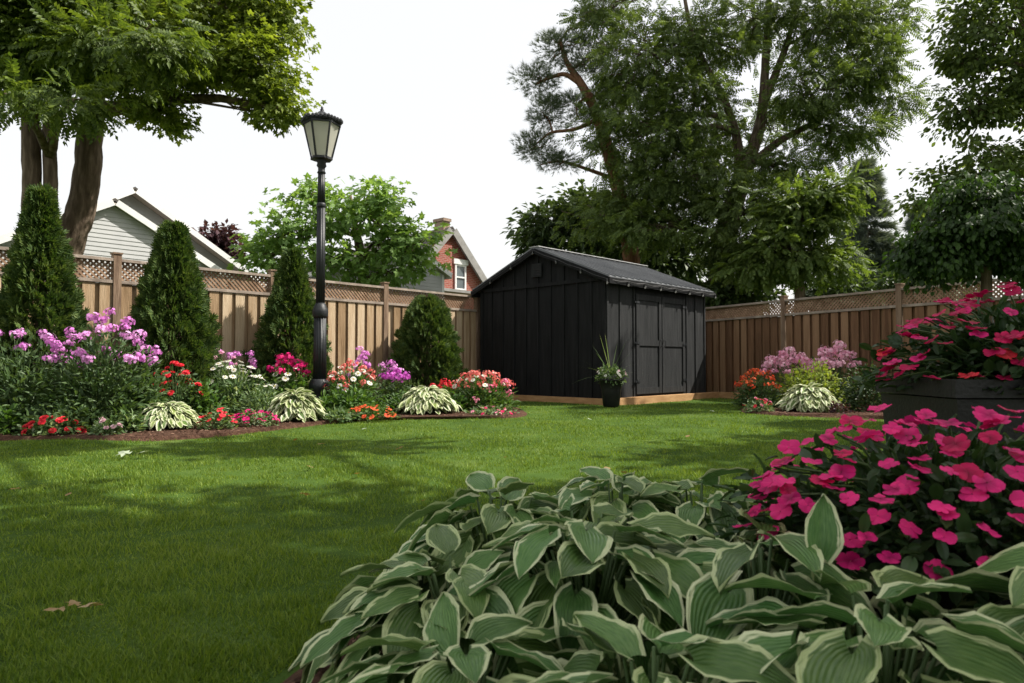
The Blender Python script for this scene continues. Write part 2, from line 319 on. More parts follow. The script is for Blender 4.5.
# templates: x = width, y = length, z = normal
def T_diamond(w=.28, fold=.08, mid=.45):
    return (np.array([[0, 0, 0], [w, mid, fold], [0, 1, -.05], [-w, mid, fold]]), np.array([[0, 1, 2], [0, 2, 3]]), None)
def T_ovate(w=.32, curl=-.15):
    v = np.array([[0, 0, 0], [w*.75, .22, .05], [w, .5, .06], [w*.6, .78, .02+curl*.5], [0, 1, curl], [-w*.6, .78, .02+curl*.5], [-w, .5, .06], [-w*.75, .22, .05], [0, .5, -.02]])
    f = np.array([[8, 0, 1], [8, 1, 2], [8, 2, 3], [8, 3, 4], [8, 4, 5], [8, 5, 6], [8, 6, 7], [8, 7, 0]])
    return (v, f, None)
def T_leaf(w=.30, curl=.25, fold=.10, nv=8, seed=0):
    V = []; nu = 5
    for j in range(nv):
        v = j/(nv-1); vv = min(max(v, .01), .995); ww = w*2.1*vv**.6*(1-vv)**.62
        for i in range(nu):
            u = -1+.5*i; V.append([u*ww, v, fold*abs(u)*(1-v*.4)-curl*v*v-.04*(1-abs(u))+.015*math.sin(v*20+seed)*abs(u)])
    Q = [[j*nu+i, j*nu+i+1, (j+1)*nu+i+1, (j+1)*nu+i] for j in range(nv-1) for i in range(nu-1)]
    return (np.array(V), np.array(Q), None)
def T_maple():
    ang = [-150, -115, -80, -60, -38, -20, 0, 20, 38, 60, 80, 115, 150]
    rad = [.30, .45, .30, .62, .38, .48, .72, .48, .38, .62, .30, .45, .30]
    v = [[0, .3, 0]]
    for a, r in zip(ang, rad): v.append([r*math.sin(R(a)), .3+r*math.cos(R(a)), -.12*r*r+.05*math.sin(a)])
    f = [[0, i, i+1] for i in range(1, 13)]
    return (np.array(v), np.array(f), None)
def T_pinnate(npair=6, droop=.35, ll=.34, w=.085):
    V = []; Fc = []
    def leaflet(p, d, l):
        d = np.array(d, float); d /= np.linalg.norm(d); s = np.cross(d, [0, 0, 1]); s /= np.linalg.norm(s)
        b = len(V); V.extend([p, p+d*l*.45+s*w*l/.34, p+d*l+np.array([0, 0, -.08*l/.34]), p+d*l*.45-s*w*l/.34]); Fc.extend([[b, b+1, b+2], [b, b+2, b+3]])
    def pt(t): return np.array([0, t, -droop*t*t])
    for i in range(npair):
        t = .22+.72*i/npair; l = ll*(1-.35*abs(i/npair-.45))
        for sg in (-1, 1): leaflet(pt(t), (sg*1, .45, -.25), l)
    leaflet(pt(.95), (0.001, 1, -.6), ll*.9)
    for i in range(5):
        a, b = pt(i/5), pt((i+1)/5); k = len(V)
        V.extend([a+[-.008, 0, 0], a+[.008, 0, 0], b+[.008, 0, 0], b+[-.008, 0, 0]]); Fc.extend([[k, k+1, k+2], [k, k+2, k+3]])
    return (np.array(V), np.array(Fc), None)
def T_tuft(n=9, w=.02, spread=.6):
    V = []; Fc = []; r = np.random.default_rng(3)
    for i in range(n):
        a = i*2.4; s = spread*r.uniform(.3, 1)
        d = np.array([math.cos(a)*s, 1, math.sin(a)*s]); d /= np.linalg.norm(d)
        p = np.array([0, r.uniform(0, .3), 0]); q = np.cross(d, [0, 0, 1.]) if i % 2 else np.cross(d, [1., 0, 0]); q /= np.linalg.norm(q)
        k = len(V); V.extend([p-q*w, p+q*w, p+d*.75]); Fc.append([k, k+1, k+2])
    return (np.array(V), np.array(Fc), None)
def T_spray():      # flat cedar spray: fan of narrow scale-leaf fingers
    V = []; Fc = []
    for a, l, t in ((0, 1, 0), (35, .62, .25), (-35, .62, .25), (28, .5, .5), (-28, .5, .5), (55, .4, .08), (-55, .4, .08)):
        d = np.array([math.sin(R(a)), math.cos(R(a)), 0]); s = np.array([d[1], -d[0], 0])
        p = np.array([0, t, 0]); k = len(V)
        V.extend([p-s*.03, p+d*l*.5*(1-t*.3)+s*.09, p+d*l*(1-t*.3)+[0, 0, -.08], p+d*l*.5*(1-t*.3)-s*.09]); Fc.extend([[k, k+1, k+2], [k, k+2, k+3]])
    return (np.array(V), np.array(Fc), None)
def T_hosta(seed, nu=9, nv=11, W=.30, droop=.35, cup=.10, bend=0):
    r = np.random.default_rng(seed); V = []; U = []
    ph = r.uniform(0, 6, 4)
    for j in range(nv):
        v = j/(nv-1); vv = min(max(v, .012), .996)
        w = W*2.21*(vv**.45)*((1-vv)**.78)
        if v > .85: w *= 1-.25*(v-.85)/.15
        for i in range(nu):
            u = -1+2*i/(nu-1); au = abs(u)
            x = u*w*(1-.10*au)
            y = v-.13*au**2*(1-v)**5
            z = cup*au**1.4*(1-.3*v) - droop*v**2.1 + .025*math.exp(-(u/.18)**2)*(-1)*(1-v)
            z += (.040*math.sin(v*10+ph[0 if u < 0 else 1])+.020*math.sin(v*24+ph[2 if u < 0 else 3]))*au**1.7*(1-v**4)
            z += -.22*cup*max(0, au-.6)*2
            x += bend*v*v*.25
            V.append([x, y, z]); U.append([u*.5+.5, v])
    Q = [[j*nu+i, j*nu+i+1, (j+1)*nu+i+1, (j+1)*nu+i] for j in range(nv-1) for i in range(nu-1)]
    return (np.array(V), np.array(Q), np.array(U))
# flowers (local z is the way the flower faces)
def f_petals(n, rin, rout, w, cup, z=0, two=False, seg=3):
    V = []; Fc = []
    for i in range(n):
        a = 2*math.pi*i/n+(.1*math.sin(i*5)); d = np.array([math.cos(a), math.sin(a), 0]); s = np.array([-d[1], d[0], 0]); k = len(V)
        ws = [w*.25, w*.8, w, w*.62]; ts = [0, .4, .75, 1.0]
        tw = .12*w*math.sin(i*2.3)
        for q, (ww, t) in enumerate(zip(ws, ts)):
            zz = z+cup*t*t+ (0.0 if t < .9 else -.15*cup)
            V.extend([d*(rin+(rout-rin)*t)-s*ww+[0, 0, zz-tw], d*(rin+(rout-rin)*(t+(.05 if t > .5 else 0)))+[0, 0, zz-.05*rout], d*(rin+(rout-rin)*t)+s*ww+[0, 0, zz+tw]])
        for q in range(3):
            for m_ in range(2):
                b = k+q*3+m_; Fc.append([b, b+1, b+4, b+3])
    return (np.array(V), np.array(Fc), None)
def fl_impatiens(seed=0):
    r_ = np.random.default_rng(seed+9); V = []; Fc = []
    for i in range(5):
        a = 2*math.pi*i/5+r_.uniform(-.06, .06); L = (.50, .46, .42, .42, .46)[i]*r_.uniform(.95, 1.05); Wd = (.27, .21, .20, .20, .21)[i]
        d = np.array([math.cos(a), math.sin(a), 0]); s = np.array([-d[1], d[0], 0]); k = len(V)
        cp = r_.uniform(-.02, .16); roll = r_.uniform(-.25, .25); lift = .012*(i % 3)
        for q, (t, ww) in enumerate(((0, .12), (.25, .62), (.5, .95), (.75, 1.0), (.92, .72), (1.0, .34))):
            for u in (-1, -.5, 0, .5, 1):
                tt = t-(.07 if (u == 0 and t > .9) else 0)-.05*abs(u)*(t > .9)
                z = cp*tt*tt+roll*u*ww*Wd*tt-.05*abs(u)*ww+.02*math.sin(9*u+i)*t+lift-(.10*t**4)*abs(cp+.3)
                V.append(d*(.02+L*tt)+s*u*ww*Wd+np.array([0, 0, z]))
        for q in range(5):
            for m_ in range(4): b = k+q*5+m_; Fc.append([b, b+1, b+6, b+5])
    return [(np.array(V), np.array(Fc), None, 0)]
def fl_phlox(seed=0, n=30):
    r = np.random.default_rng(seed); ch = []
    d = unit(r.normal(size=(n, 3))*[1, 1, .8]+[0, 0, .35]); P = d*[.40, .40, .34]*r.uniform(.55, 1.2, (n, 1))+[0, 0, .10]+r.normal(0, .04, (n, 3))
    v = [[0, 0, -.02]]+[[math.cos(a)*q, math.sin(a)*q, .02] for i in range(5) for a, q in ((2*math.pi*i/5-.42, .9), (2*math.pi*i/5+.42, .9), (2*math.pi*i/5+.63, .35))]
    m = len(v)-1; f = [[0, i, i % m+1] for i in range(1, m+1)]
    H = r.normal(size=(n, 3)); Z = d; X = unit(np.cross(H, Z)); Y = np.cross(Z, X); Mx = np.stack([X, Y, Z], -1)
    return [bake((np.array(v), np.array(f), None), Mx, P, np.full(n, .13))]
def fl_cluster(seed=0, n=14):
    return fl_phlox(seed+50, n)
def fl_daisy(seed=0):
    v, f, _ = f_petals(12, .08, .5, .085, -.04)
    k = 8; c = [[0, 0, .06]]+[[.14*math.cos(2*math.pi*i/k), .14*math.sin(2*math.pi*i/k), .02] for i in range(k)]
    return [(v, f, None, 0), (np.array(c), np.array([[0, i, i % k+1] for i in range(1, k+1)]), None, 1)]
def fl_double(seed=0):
    ch = []
    for q, (ro, cp, z) in enumerate(((.5, .02, 0), (.4, .14, .04), (.26, .2, .09))):
        v, f, _ = f_petals(8-q, .02, ro, ro*.36, cp, z); a = q*.5
        Rz = np.array([[math.cos(a), -math.sin(a), 0], [math.sin(a), math.cos(a), 0], [0, 0, 1]]); ch.append((v@Rz.T, f, None, 0))
    return ch
FMESH = {}
def flower_mesh(kind, col):
    key = (kind, col)
    if key not in FMESH:
        L = []
        for s in range(3):
            ch = {'imp': fl_impatiens, 'phlox': fl_phlox, 'cluster': fl_cluster, 'daisy': fl_daisy, 'double': fl_double}[kind](s)
            nm = {'imp': 'flower', 'phlox': 'flower_head', 'cluster': 'flower_head', 'daisy': 'flower', 'double': 'flower'}[kind]
            o = build(nm, ch, [M[col], M['yellowc']], smooth=(kind == 'imp')); me = o.data; bpy.data.objects.remove(o); L.append(me)
        FMESH[key] = L
    return FMESH[key]
def put_flower(parent, P, nrm, size, kind, col):
    me = random.choice(flower_mesh(kind, col))
    o = bpy.data.objects.new('flower_head' if kind in ('phlox', 'cluster') else 'flower', me); COL.objects.link(o); o.parent = parent
    o.location = tuple(np.array(P)-ORG[parent.name])
    q = Vector(nrm).to_track_quat('Z', 'Y'); e = q.to_matrix() @ __import__('mathutils').Matrix.Rotation(random.uniform(0, 6.28), 3, 'Z')
    o.rotation_euler = e.to_euler(); o.scale = (size,)*3
    return o

# ------------------------------------------------------------------ ground, beds
C0 = np.array([1.69, 12.25, 0]); U_ = np.array([.70, .714, 0]); U_ /= np.linalg.norm(U_); V_ = np.array([-U_[1], U_[0], 0])
FA = np.array([-.70, 14.9, 0]); FD = np.array([-.665, -.747, 0]); FD /= np.linalg.norm(FD); FN = np.array([.747, -.665, 0]); FN /= np.linalg.norm(FN)
GB = np.array([4.54, 16.0, 0]); GD = np.array([.474, -.88, 0]); GD /= np.linalg.norm(GD); GN = np.array([-.88, -.474, 0]); GN /= np.linalg.norm(GN)

g = 40
xs = np.concatenate([np.linspace(-400, -20, 12), np.linspace(-18, 18, 73), np.linspace(20, 400, 12)]); ys = np.concatenate([np.linspace(-60, -6, 8), np.linspace(-5, 25, 61), np.linspace(27, 600, 20)])
X, Y = np.meshgrid(xs, ys, indexing='ij')
Z = .012*np.sin(X*1.3+.5)*np.sin(Y*1.1)+.008*np.sin(X*3.1+Y*2.3)-.012
nx, ny = X.shape; i, j = np.meshgrid(np.arange(nx-1), np.arange(ny-1), indexing='ij')
Q = np.stack([i*ny+j, (i+1)*ny+j, (i+1)*ny+j+1, i*ny+j+1], -1).reshape(-1, 4)
tag(build('lawn', [(np.stack([X, Y, Z], -1).reshape(-1, 3), Q)], M['lawn'], smooth=True), kind='structure')

def inpoly(P, poly):
    x, y = P[:, 0], P[:, 1]; r = np.zeros(len(P), bool); n = len(poly)
    for a in range(n):
        x1, y1 = poly[a][:2]; x2, y2 = poly[(a+1) % n][:2]
        c = ((y1 > y) != (y2 > y)) & (x < (x2-x1)*(y-y1)/(y2-y1+1e-12)+x1); r ^= c
    return r
def smoothline(pts, k=6):
    pts = np.array(pts)[:, :2]; out = []
    for a in range(len(pts)-1):
        p0 = pts[max(a-1, 0)]; p1 = pts[a]; p2 = pts[a+1]; p3 = pts[min(a+2, len(pts)-1)]
        for t in np.arange(k)/k:
            out.append(.5*((2*p1)+(-p0+p2)*t+(2*p0-5*p1+4*p2-p3)*t*t+(-p0+3*p1-3*p2+p3)*t**3))
    out.append(pts[-1]); return out
bedL = smoothline([gnd(-160, 444), gnd(-60, 441), gnd(0, 440), gnd(60, 440), gnd(130, 441), gnd(200, 438), gnd(250, 433), gnd(300, 426), gnd(360, 421), gnd(430, 418.5), gnd(490, 418), gnd(520, 416), gnd(527, 411), gnd(505, 404)])
bedL += [FA[:2]+FD[:2]*0.3, FA[:2]+FD[:2]*14]
bedR = smoothline([gnd(737, 409), gnd(745, 413.5), gnd(790, 416), gnd(850, 417), gnd(930, 420), gnd(1040, 428)])
bedR += [GB[:2]+GD[:2]*7.5, GB[:2]+GD[:2]*3.2, gnd(748, 404)[:2]]
bedF = smoothline([(-.62, 1.45), (-.50, 1.85), (-.1, 2.12), (.4, 2.2), (.9, 2.55), (1.6, 2.7), (2.6, 2.5)])+[np.array((2.6, -.5)), np.array((-.25, -.5)), np.array((-.5, .8))]
def bed(name, poly, n, h=.03):
    poly = [np.array(p[:2]) for p in poly]; c = np.mean(poly, 0); k = len(poly)
    inner = [p+(c-p)/np.linalg.norm(c-p)*.12 for p in poly]
    V = [[*p, -.03] for p in poly]+[[*p, h] for p in inner]
    f4 = [[a, (a+1) % k, k+(a+1) % k, k+a] for a in range(k)]
    # winding
    ar = sum(poly[a][0]*poly[(a+1) % k][1]-poly[(a+1) % k][0]*poly[a][1] for a in range(k))
    top = list(range(k, 2*k))
    if ar < 0: f4 = [q[::-1] for q in f4]; top = top[::-1]
    o = build(name, [(np.array(V), [np.array(f4), np.array([top])])], M['soil']); tag(o, kind='structure')
    lo = np.min(poly, 0); hi = np.max(poly, 0)
    P = rng.uniform(lo, hi, (n*4, 2)); P = P[inpoly(P, inner)][:n]; m_ = len(P)
    P3 = np.column_stack([P, h+rng.uniform(0, .012, m_)])
    a = rng.uniform(0, 6.28, m_); D = np.stack([np.cos(a), np.sin(a), rng.uniform(-.3, .3, m_)], -1)
    return bake(T_diamond(.22, .05), orient(D, np.array([0, 0, 1.])+rng.normal(0, .4, (m_, 3))), P3, rng.uniform(.02, .055, m_))
chips = [bed('mulch_bed', bedL, 9000), bed('mulch_bed', bedR, 4000), bed('mulch_bed', bedF, 4000)]
tag(build('mulch_chips', chips, M['chip']), 'brown bark mulch chips covering the flower beds', 'mulch', kind='stuff')

# grass blades
shed_fp = [C0-U_*.15-V_*.15, C0+U_*3.75-V_*.15, C0+U_*3.75+V_*3.5, C0-U_*.15+V_*3.5]
def blades(n, y0, y1, hh, ww, power):
    t = rng.uniform(0, 1, n)
    Yb = (y0**(1-power)+t*(y1**(1-power)-y0**(1-power)))**(1/(1-power)) if power != 1 else y0*(y1/y0)**t
    Xb = rng.uniform(-1, 1, n)*(Yb*.80+.25)
    P = np.stack([Xb, Yb], -1)
    k = ~(inpoly(P, bedL) | inpoly(P, bedR) | inpoly(P, bedF) | inpoly(P, shed_fp))
    k &= ((P-FA[:2])@FN[:2] > .02) & ((P-GB[:2])@GN[:2] > .02)
    P = P[k]; m_ = len(P)
    zz = .012*np.sin(P[:, 0]*1.3+.5)*np.sin(P[:, 1]*1.1)+.008*np.sin(P[:, 0]*3.1+P[:, 1]*2.3)-.016
    P3 = np.column_stack([P, zz])
    clump = .72+.42*np.sin(P[:, 0]*9+3*np.sin(P[:, 1]*7))*np.sin(P[:, 1]*8+2*np.sin(P[:, 0]*6))
    H = hh*rng.uniform(.55, 1.15, m_)*clump
    a = rng.uniform(0, 6.28, m_); lean = rng.uniform(.15, .9, m_)
    D = np.stack([np.cos(a)*lean, np.sin(a)*lean, np.ones(m_)], -1)
    Hn = rng.normal(size=(m_, 3)); Mx = orient(D, Hn)
    w = ww*rng.uniform(.6, 1.3, m_)*(np.maximum(P[:, 1], 2.2)/2.2)**.62
    tpl = (np.array([[-.5, 0, 0], [.5, 0, 0], [.35, .55, .08], [-.35, .55, .08], [0, 1, .3]]), [np.array([[0, 1, 2, 3]]), np.array([[3, 2, 4]])], None) if y1 < 6 else (np.array([[-.5, 0, 0], [.5, 0, 0], [0, 1, .15]]), np.array([[0, 1, 2]]), None)
    return bake(tpl, Mx, P3, np.stack([w, H, H], -1))
gb = [blades(150000, 1.3, 4.2, .042, .0035, 1.3), blades(230000, 4.2, 18, .040, .0042, 1.15)]
tag(build('grass', gb, M['grass']), 'short mown green grass covering the lawn', 'grass', kind='stuff')

# ------------------------------------------------------------------ fences
def fence(label, O, D, Nn, t0, t1, posts, H, LH, mats, zpost=.12):
    root = thing('board_fence', O+D*t0, label, 'fence')
    mb, mr, mp_, ml = mats
    # Nn points to the garden
    for a in range(len(posts)):
        p = posts[a]
        build('post', [fbox(O, D, Nn, p-.05, p+.05, -.05, .065, -.1, H+.06), fbox(O, D, Nn, p-.062, p+.062, -.062, .077, H+.062, H+.085)], mp_, root)
    for a in range(len(posts)-1):
        p0, p1 = posts[a]+.053, posts[a+1]-.053
        zl = H-LH
        build('cap_rail', [fbox(O, D, Nn, p0, p1, -.045, .06, H-.04, H)], mr, root)
        build('middle_rail', [fbox(O, D, Nn, p0, p1, -.04, .055, zl-.045, zl)], mr, root)
        for za in (.18, 1.05): build('back_rail', [fbox(O, D, Nn, p0, p1, -.075, -.036, za, za+.09)], mr, root)
        bs = []; x = p0+.01; k = 0
        while x+.13 < p1:
            zt = zl-.047-rng.uniform(0, .004)
            bs.append(fbox(O, D, Nn, x, x+.148, .016, .034, .05, zt)); x += .208
        x = p0+.104
        while x+.13 < p1:
            bs.append(fbox(O, D, Nn, x, min(x+.160, p1-.002), -.034, -.014, .05, zl-.05)); x += .208
        build('board_panel', bs, mb, root)
        # lattice: two crossed layers of thin slats
        ch = []; z0, z1 = zl+.001, H-.041; hh = z1-z0; L_ = p1-p0; st = .072
        for sg, lay in ((1, .004), (-1, -.006)):
            s = -hh
            while s < L_:
                a0, a1 = max(s, 0), min(s+hh, L_)
                if a1-a0 > .02:
                    za, zb = (a0-s), (a1-s)
                    if sg < 0: za, zb = hh-za, hh-zb
                    P0 = O+D*(p0+a0)+Nn*lay+np.array([0, 0, z0+za]); P1 = O+D*(p0+a1)+Nn*lay+np.array([0, 0, z0+zb])
                    ch.append(beam(P0, P1, .006, .028))
                s += st
        build('lattice_panel', ch, ml, root)
    return root
fence('long weathered cedar fence with lattice top behind the left flower bed', FA, FD, FN, 4, 0, [-4.8, -2.35, .10, 2.6, 4.91, 7.25, 9.6, 12.0], 2.20, .30, (M['board'], M['rail'], M['post'], M['lattice']))
fence('darker reddish cedar fence with lattice top right of the black shed', GB, GD, GN, 2, 0, [-2.6, -.2, 2.25, 4.7, 7.1, 9.5, 11.9], 2.05, .29, (M['board2'], M['rail'], M['post'], M['lattice']))

# ------------------------------------------------------------------ shed
def shed():
    A, B = 3.56, 3.29
    NG, ND = -U_, -V_     # outward normals of gable wall and of door wall
    root = thing('garden_shed', C0+U_*A/2+V_*B/2, 'black board and batten garden shed with double doors at the end of the lawn', 'shed')
    zt, zb = 2.29, .10; ridge = 2.95; zw = 2.29; slope = (ridge-zw)/(B/2)
    ce = lambda s, n, z: C0+U_*s+V_*n+np.array([0, 0, z])
    # walls as a closed body
    V = [ce(0, 0, zb), ce(0, B, zb), ce(A, B, zb), ce(A, 0, zb), ce(0, 0, zw), ce(0, B, zw), ce(A, B, zw), ce(A, 0, zw), ce(0, B/2, ridge-.02), ce(A, B/2, ridge-.02)]
    build('wall', [(np.array(V), [np.array([[0, 3, 7, 4], [1, 5, 6, 2], [4, 7, 9, 8], [5, 8, 9, 6], [0, 1, 2, 3]]), np.array([[0, 4, 8, 5, 1], [3, 2, 6, 9, 7]])])], M['shed'], root)
    bt = []
    for k in range(1, 10):
        n = B*k/10; top = zw+slope*(min(n, B-n))-.03
        bt.append(fbox(C0+V_*n, V_, NG, -.022, .022, .002, .022, zb, top))
    bt.append(fbox(C0, V_, NG, .0, .075, .002, .026, zb, zw-.02)); bt.append(fbox(C0+V_*B, V_, NG, -.075, 0, .002, .026, zb, zw-.02))
    bt.append(fbox(C0, V_, NG, .1, B-.1, .023, .04, zw-.05, zw+.02))
    build('gable_batten', bt, M['shed'], root)
    bt = []
    for s in (.0+.03, .42, .86, 2.78, 3.15, 3.53): bt.append(fbox(C0+U_*s, U_, ND, -.024, .024, .002, .022, zb, zw-.08))
    bt.append(fbox(C0, U_, ND, 0, A, .023, .045, zw-.08, zw+.0))
    build('front_batten', bt, M['door'], root)
    # board faces of the front wall
    fr = []
    for a, b in ((.002, .84), (2.72, 3.558)):
        build('front_panel', [fbox(C0, U_, ND, a, b, -.002, .0015, zb+.002, zw-.06)], M['door'], root)
    # doors
    for a, b, hs in ((.90, 1.77, 1), (1.80, 2.67, -1)):
        z0, z1 = .16, 2.06
        d = build('door', [fbox(C0, U_, ND, a, b, .003, .02, z0, z1)], M['door'], root)
        build('door_frame', [fbox(C0, U_, ND, a, a+.09, .021, .042, z0, z1), fbox(C0, U_, ND, b-.09, b, .021, .042, z0, z1), fbox(C0, U_, ND, a+.092, b-.092, .021, .040, z1-.11, z1-.001),
                             fbox(C0, U_, ND, a+.092, b-.092, .021, .040, z0+.001, z0+.12), fbox(C0, U_, ND, a+.092, b-.092, .021, .040, 1.08, 1.19)], M['door'], d)
        e = a if hs > 0 else b
        for zz in (.40, 1.13, 1.90):
            build('hinge', [fbox(C0, U_, ND, min(e-.05*hs, e+.10*hs), max(e-.05*hs, e+.10*hs), .043, .052, zz-.02, zz+.02), beam(C0+U_*(e-.005*hs)+ND*.052+np.array([0, 0, zz-.04]), C0+U_*(e-.005*hs)+ND*.052+np.array([0, 0, zz+.04]), .014, .014, (1, 0, 0))], M['black_iron'], d)
        h = b-.045 if hs > 0 else a+.045
        build('handle', [tube([C0+U_*h+ND*.042+np.array([0, 0, 1.06]), C0+U_*h+ND*.08+np.array([0, 0, 1.08]), C0+U_*h+ND*.08+np.array([0, 0, 1.19]), C0+U_*h+ND*.042+np.array([0, 0, 1.21])], .007, 6)], M['black_iron'], d)
    # roof: two ribbed slabs
    oh, og = .15, .12; rs = []
    for side in (0, 1):
        e0 = -oh if side == 0 else B+oh
        ez = 2.22-.14*.44+.07
        ez = ridge+.03-slope*(B/2+oh)
        V = [ce(-og, e0, ez), ce(A+og, e0, ez), ce(A+og, B/2, ridge+.03), ce(-og, B/2, ridge+.03)]
        V = np.array(V); Vt = V+[0, 0, .035]
        f = BOXF if side == 0 else BOXF[:, ::-1]
        rs.append((np.vstack([V, Vt]), f))
        s = -og+.02
        while s < A+og:
            p0 = ce(s, e0, ez+.045); p1 = ce(s, B/2, ridge+.075); rs.append(beam(p0, p1, .030, .034)); s += .19
    ro = build('roof', rs, M['roof_metal'], root)
    build('ridge_cap', [beam(ce(-og-.01, B/2-.06, ridge+.075), ce(A+og+.01, B/2-.06, ridge+.075), .13, .012), beam(ce(-og-.01, B/2+.06, ridge+.075), ce(A+og+.01, B/2+.06, ridge+.075), .13, .012)], M['ridge'], ro)
    ez = ridge+.03-slope*(B/2+oh)
    fs = []
    for e0 in (-oh-.012, B+oh+.012): fs.append(beam(ce(-og, e0, ez-.04), ce(A+og, e0, ez-.04), .022, .11))
    for s in (-og-.012, A+og+.012):
        for e0 in (-oh-.02, B+oh+.02): fs.append(beam(ce(s, e0, ez-.035), ce(s, B/2, ridge-.005), .022, .10))
    build('fascia', fs, M['shed'], ro)
    # gable vent
    vc = C0+V_*B/2
    build('vent', [fbox(vc, V_, NG, -.13, .13, .042, .055, 2.44, 2.70)]+[fbox(vc, V_, NG, -.11, .11, .056, .066, 2.47+.05*k, 2.49+.05*k) for k in range(5)], M['door'], root)
    # timber skirt the shed stands on
    build('timber_base', [fbox(C0, U_, ND, -.10, A+.35, .02, .14, -.03, .115), fbox(C0, V_, NG, -.02, B+.1, .02, .11, -.03, .11)], M['timber'], root)
    # string of bulbs
    sl = thing('string_lights', ce(-og, -oh, ez), 'string of small clear bulbs hung along the black shed eave and gable', 'string lights')
    pts = [ce(-og-.045, B+oh, ez-.02)]
    for k in range(1, 13):
        t = k/12; n = (B+oh)*(1-t)+(-oh)*t; z = ez+slope*(min(n+oh, B+oh-n)); pts.append(ce(-og-.045, n, z-.02+(-.02 if k % 2 else 0)))
    for k in range(1, 15): pts.append(ce(-og+(A+2*og)*k/14, -oh-.045, ez-.02+(-.025 if k % 2 else 0)))
    build('cable', [tube(pts, .005, 4)], M['wire'], sl)
    for p in pts[2:12:2]+pts[12::2]:
        b = build('bulb', [lathe(p+np.array([0, 0, -.095]), [(.006, .0), (.017, .01), (.020, .022), (.012, .045)], 10)], M['bulb'], sl, smooth=True)
        build('socket', [lathe(p+np.array([0, 0, -.05]), [(.015, 0), (.015, .05)], 8)], M['wire'], b)
shed()
te0 = C0+U_*3.95-V_*.16
tag(build('timber_edging', [beam(te0+[0, 0, .05], at(748, 390, 14.3)*[1, 1, 0]+[0, 0, .05], .10, .13)], M['timber']), 'short orange pine edging timber right of the shed, below the fence', 'edging')

# ------------------------------------------------------------------ lamp post
def lamp():
    b = at(320, 341, 10.0); b[2] = 0
    root = thing('lamp_post', b, 'tall black iron lamp post with frosted lantern standing in the left flower bed', 'lamp post')
    z = lambda py: at(321, py, 10.0)[2]
    s = 10.0/F
    zb1, zc, zt = z(352), z(311), z(162)
    build('base', [lathe(b, [(.17, -.05), (.17, .08), (.15, .12), (.125, .16), (.125, z(392)), (.14, z(391)), (.155, z(387)), (.155, z(384)), (.13, z(381)), (.12, z(379))], 32)], M['black_iron'], root, smooth=True)
    build('lower_shaft', [lathe(b, [(.096, z(379)), (.090, z(316))], 48, .12, 14)], M['black_iron'], root, smooth=True)
    build('collar', [lathe(b, [(.092, z(318)), (.108, z(316)), (.116, z(312)), (.106, z(309)), (.085, z(306)), (.065, z(303))], 32)], M['black_iron'], root, smooth=True)
    build('pole', [lathe(b, [(.066, z(304)), (.061, z(208))], 48, .14, 12), lathe(b, [(.057, z(208)), (.068, z(207)), (.068, z(204)), (.055, z(203))], 32), lathe(b, [(.055, z(203)), (.05, z(172))], 48, .14, 12),
                   lathe(b, [(.05, z(174)), (.065, z(173)), (.05, z(171)), (.05, z(168)), (.072, z(166)), (.06, z(163)), (.10, z(160))], 32)], M['black_iron'], root, smooth=True)
    # lantern
    lz0, lz1 = z(160), z(125); r0, r1 = .145, .262
    hexp = lambda r, zz, off=0: [b+np.array([r*math.cos(R(60*k+off)), r*math.sin(R(60*k+off)), zz]) for k in range(6)]
    OFF = 12
    lan = build('lantern', [lathe(b, [(.05, z(161.5)), (.13, z(160.5)), (.165, lz0), (.165, lz0+.03), (.14, lz0+.035)], 6)], M['black_iron'], root)
    # rotate-free: build hex parts with offset
    lo, hi = hexp(r0, lz0+.02, OFF), hexp(r1, lz1, OFF)
    fr = []
    for k in range(6):
        fr.append(beam(lo[k], hi[k], .022, .022)); fr.append(beam(hi[k], hi[(k+1) % 6], .026, .03)); fr.append(beam(lo[k], lo[(k+1) % 6], .024, .03))
    build('frame', fr, M['black_iron'], lan)
    lo2, hi2 = hexp(r0-.012, lz0+.035, OFF), hexp(r1-.012, lz1-.01, OFF)
    for k in range(6):
        k2 = (k+1) % 6; c = .06
        A_, B_, C_, D_ = lo2[k], lo2[k2], hi2[k2], hi2[k]
        n = np.cross(B_-A_, D_-A_); n /= np.linalg.norm(n)
        q = np.array([A_, B_, C_, D_]); q = np.array([q[0]*.97+q[1]*.03, q[1]*.97+q[0]*.03, q[2]*.97+q[3]*.03, q[3]*.97+q[2]*.03])
        build('glass_pane', [(np.vstack([q, q+n*.004]), BOXF)], M['frost'], lan)
    # crown rim with scallops, roof dome, finial
    rim = [lathe(b, [(.255, lz1+.012), (.295, lz1+.02), (.30, lz1+.05), (.27, lz1+.06)], 6)]
    rb = hexp(.30, lz1+.05, OFF)
    rb0 = hexp(.297, lz1+.03, 0)
    for k in range(6):
        for q in range(5):
            p = rb0[k]+(rb0[(k+1) % 6]-rb0[k])*(q+.5)/5; rim.append(lathe(p, [(.025, 0), (.028, .03), (.018, .052), (.004, .062)], 8))
    build('crown_rim', rim, M['black_iron'], lan)
    build('cap', [lathe(b, [(.26, lz1+.055), (.215, z(119.5)), (.13, z(115.5)), (.05, z(113)), (.045, z(112))], 24)], M['black_iron'], lan, smooth=True)
    build('finial', [lathe(b, [(.04, z(113)), (.045, z(112)), (.02, z(111)), (.032, z(110)), (.012, z(108.8)), (.022, z(108)), (.002, z(106))], 16)], M['black_iron'], lan, smooth=True)
    build('light_bulb', [lathe(b, [(.02, lz0+.04), (.03, lz0+.12), (.075, lz0+.22), (.07, lz0+.3), (.03, lz0+.35), (.005, lz0+.36)], 16)], M['bulb'], lan, smooth=True)
lamp()

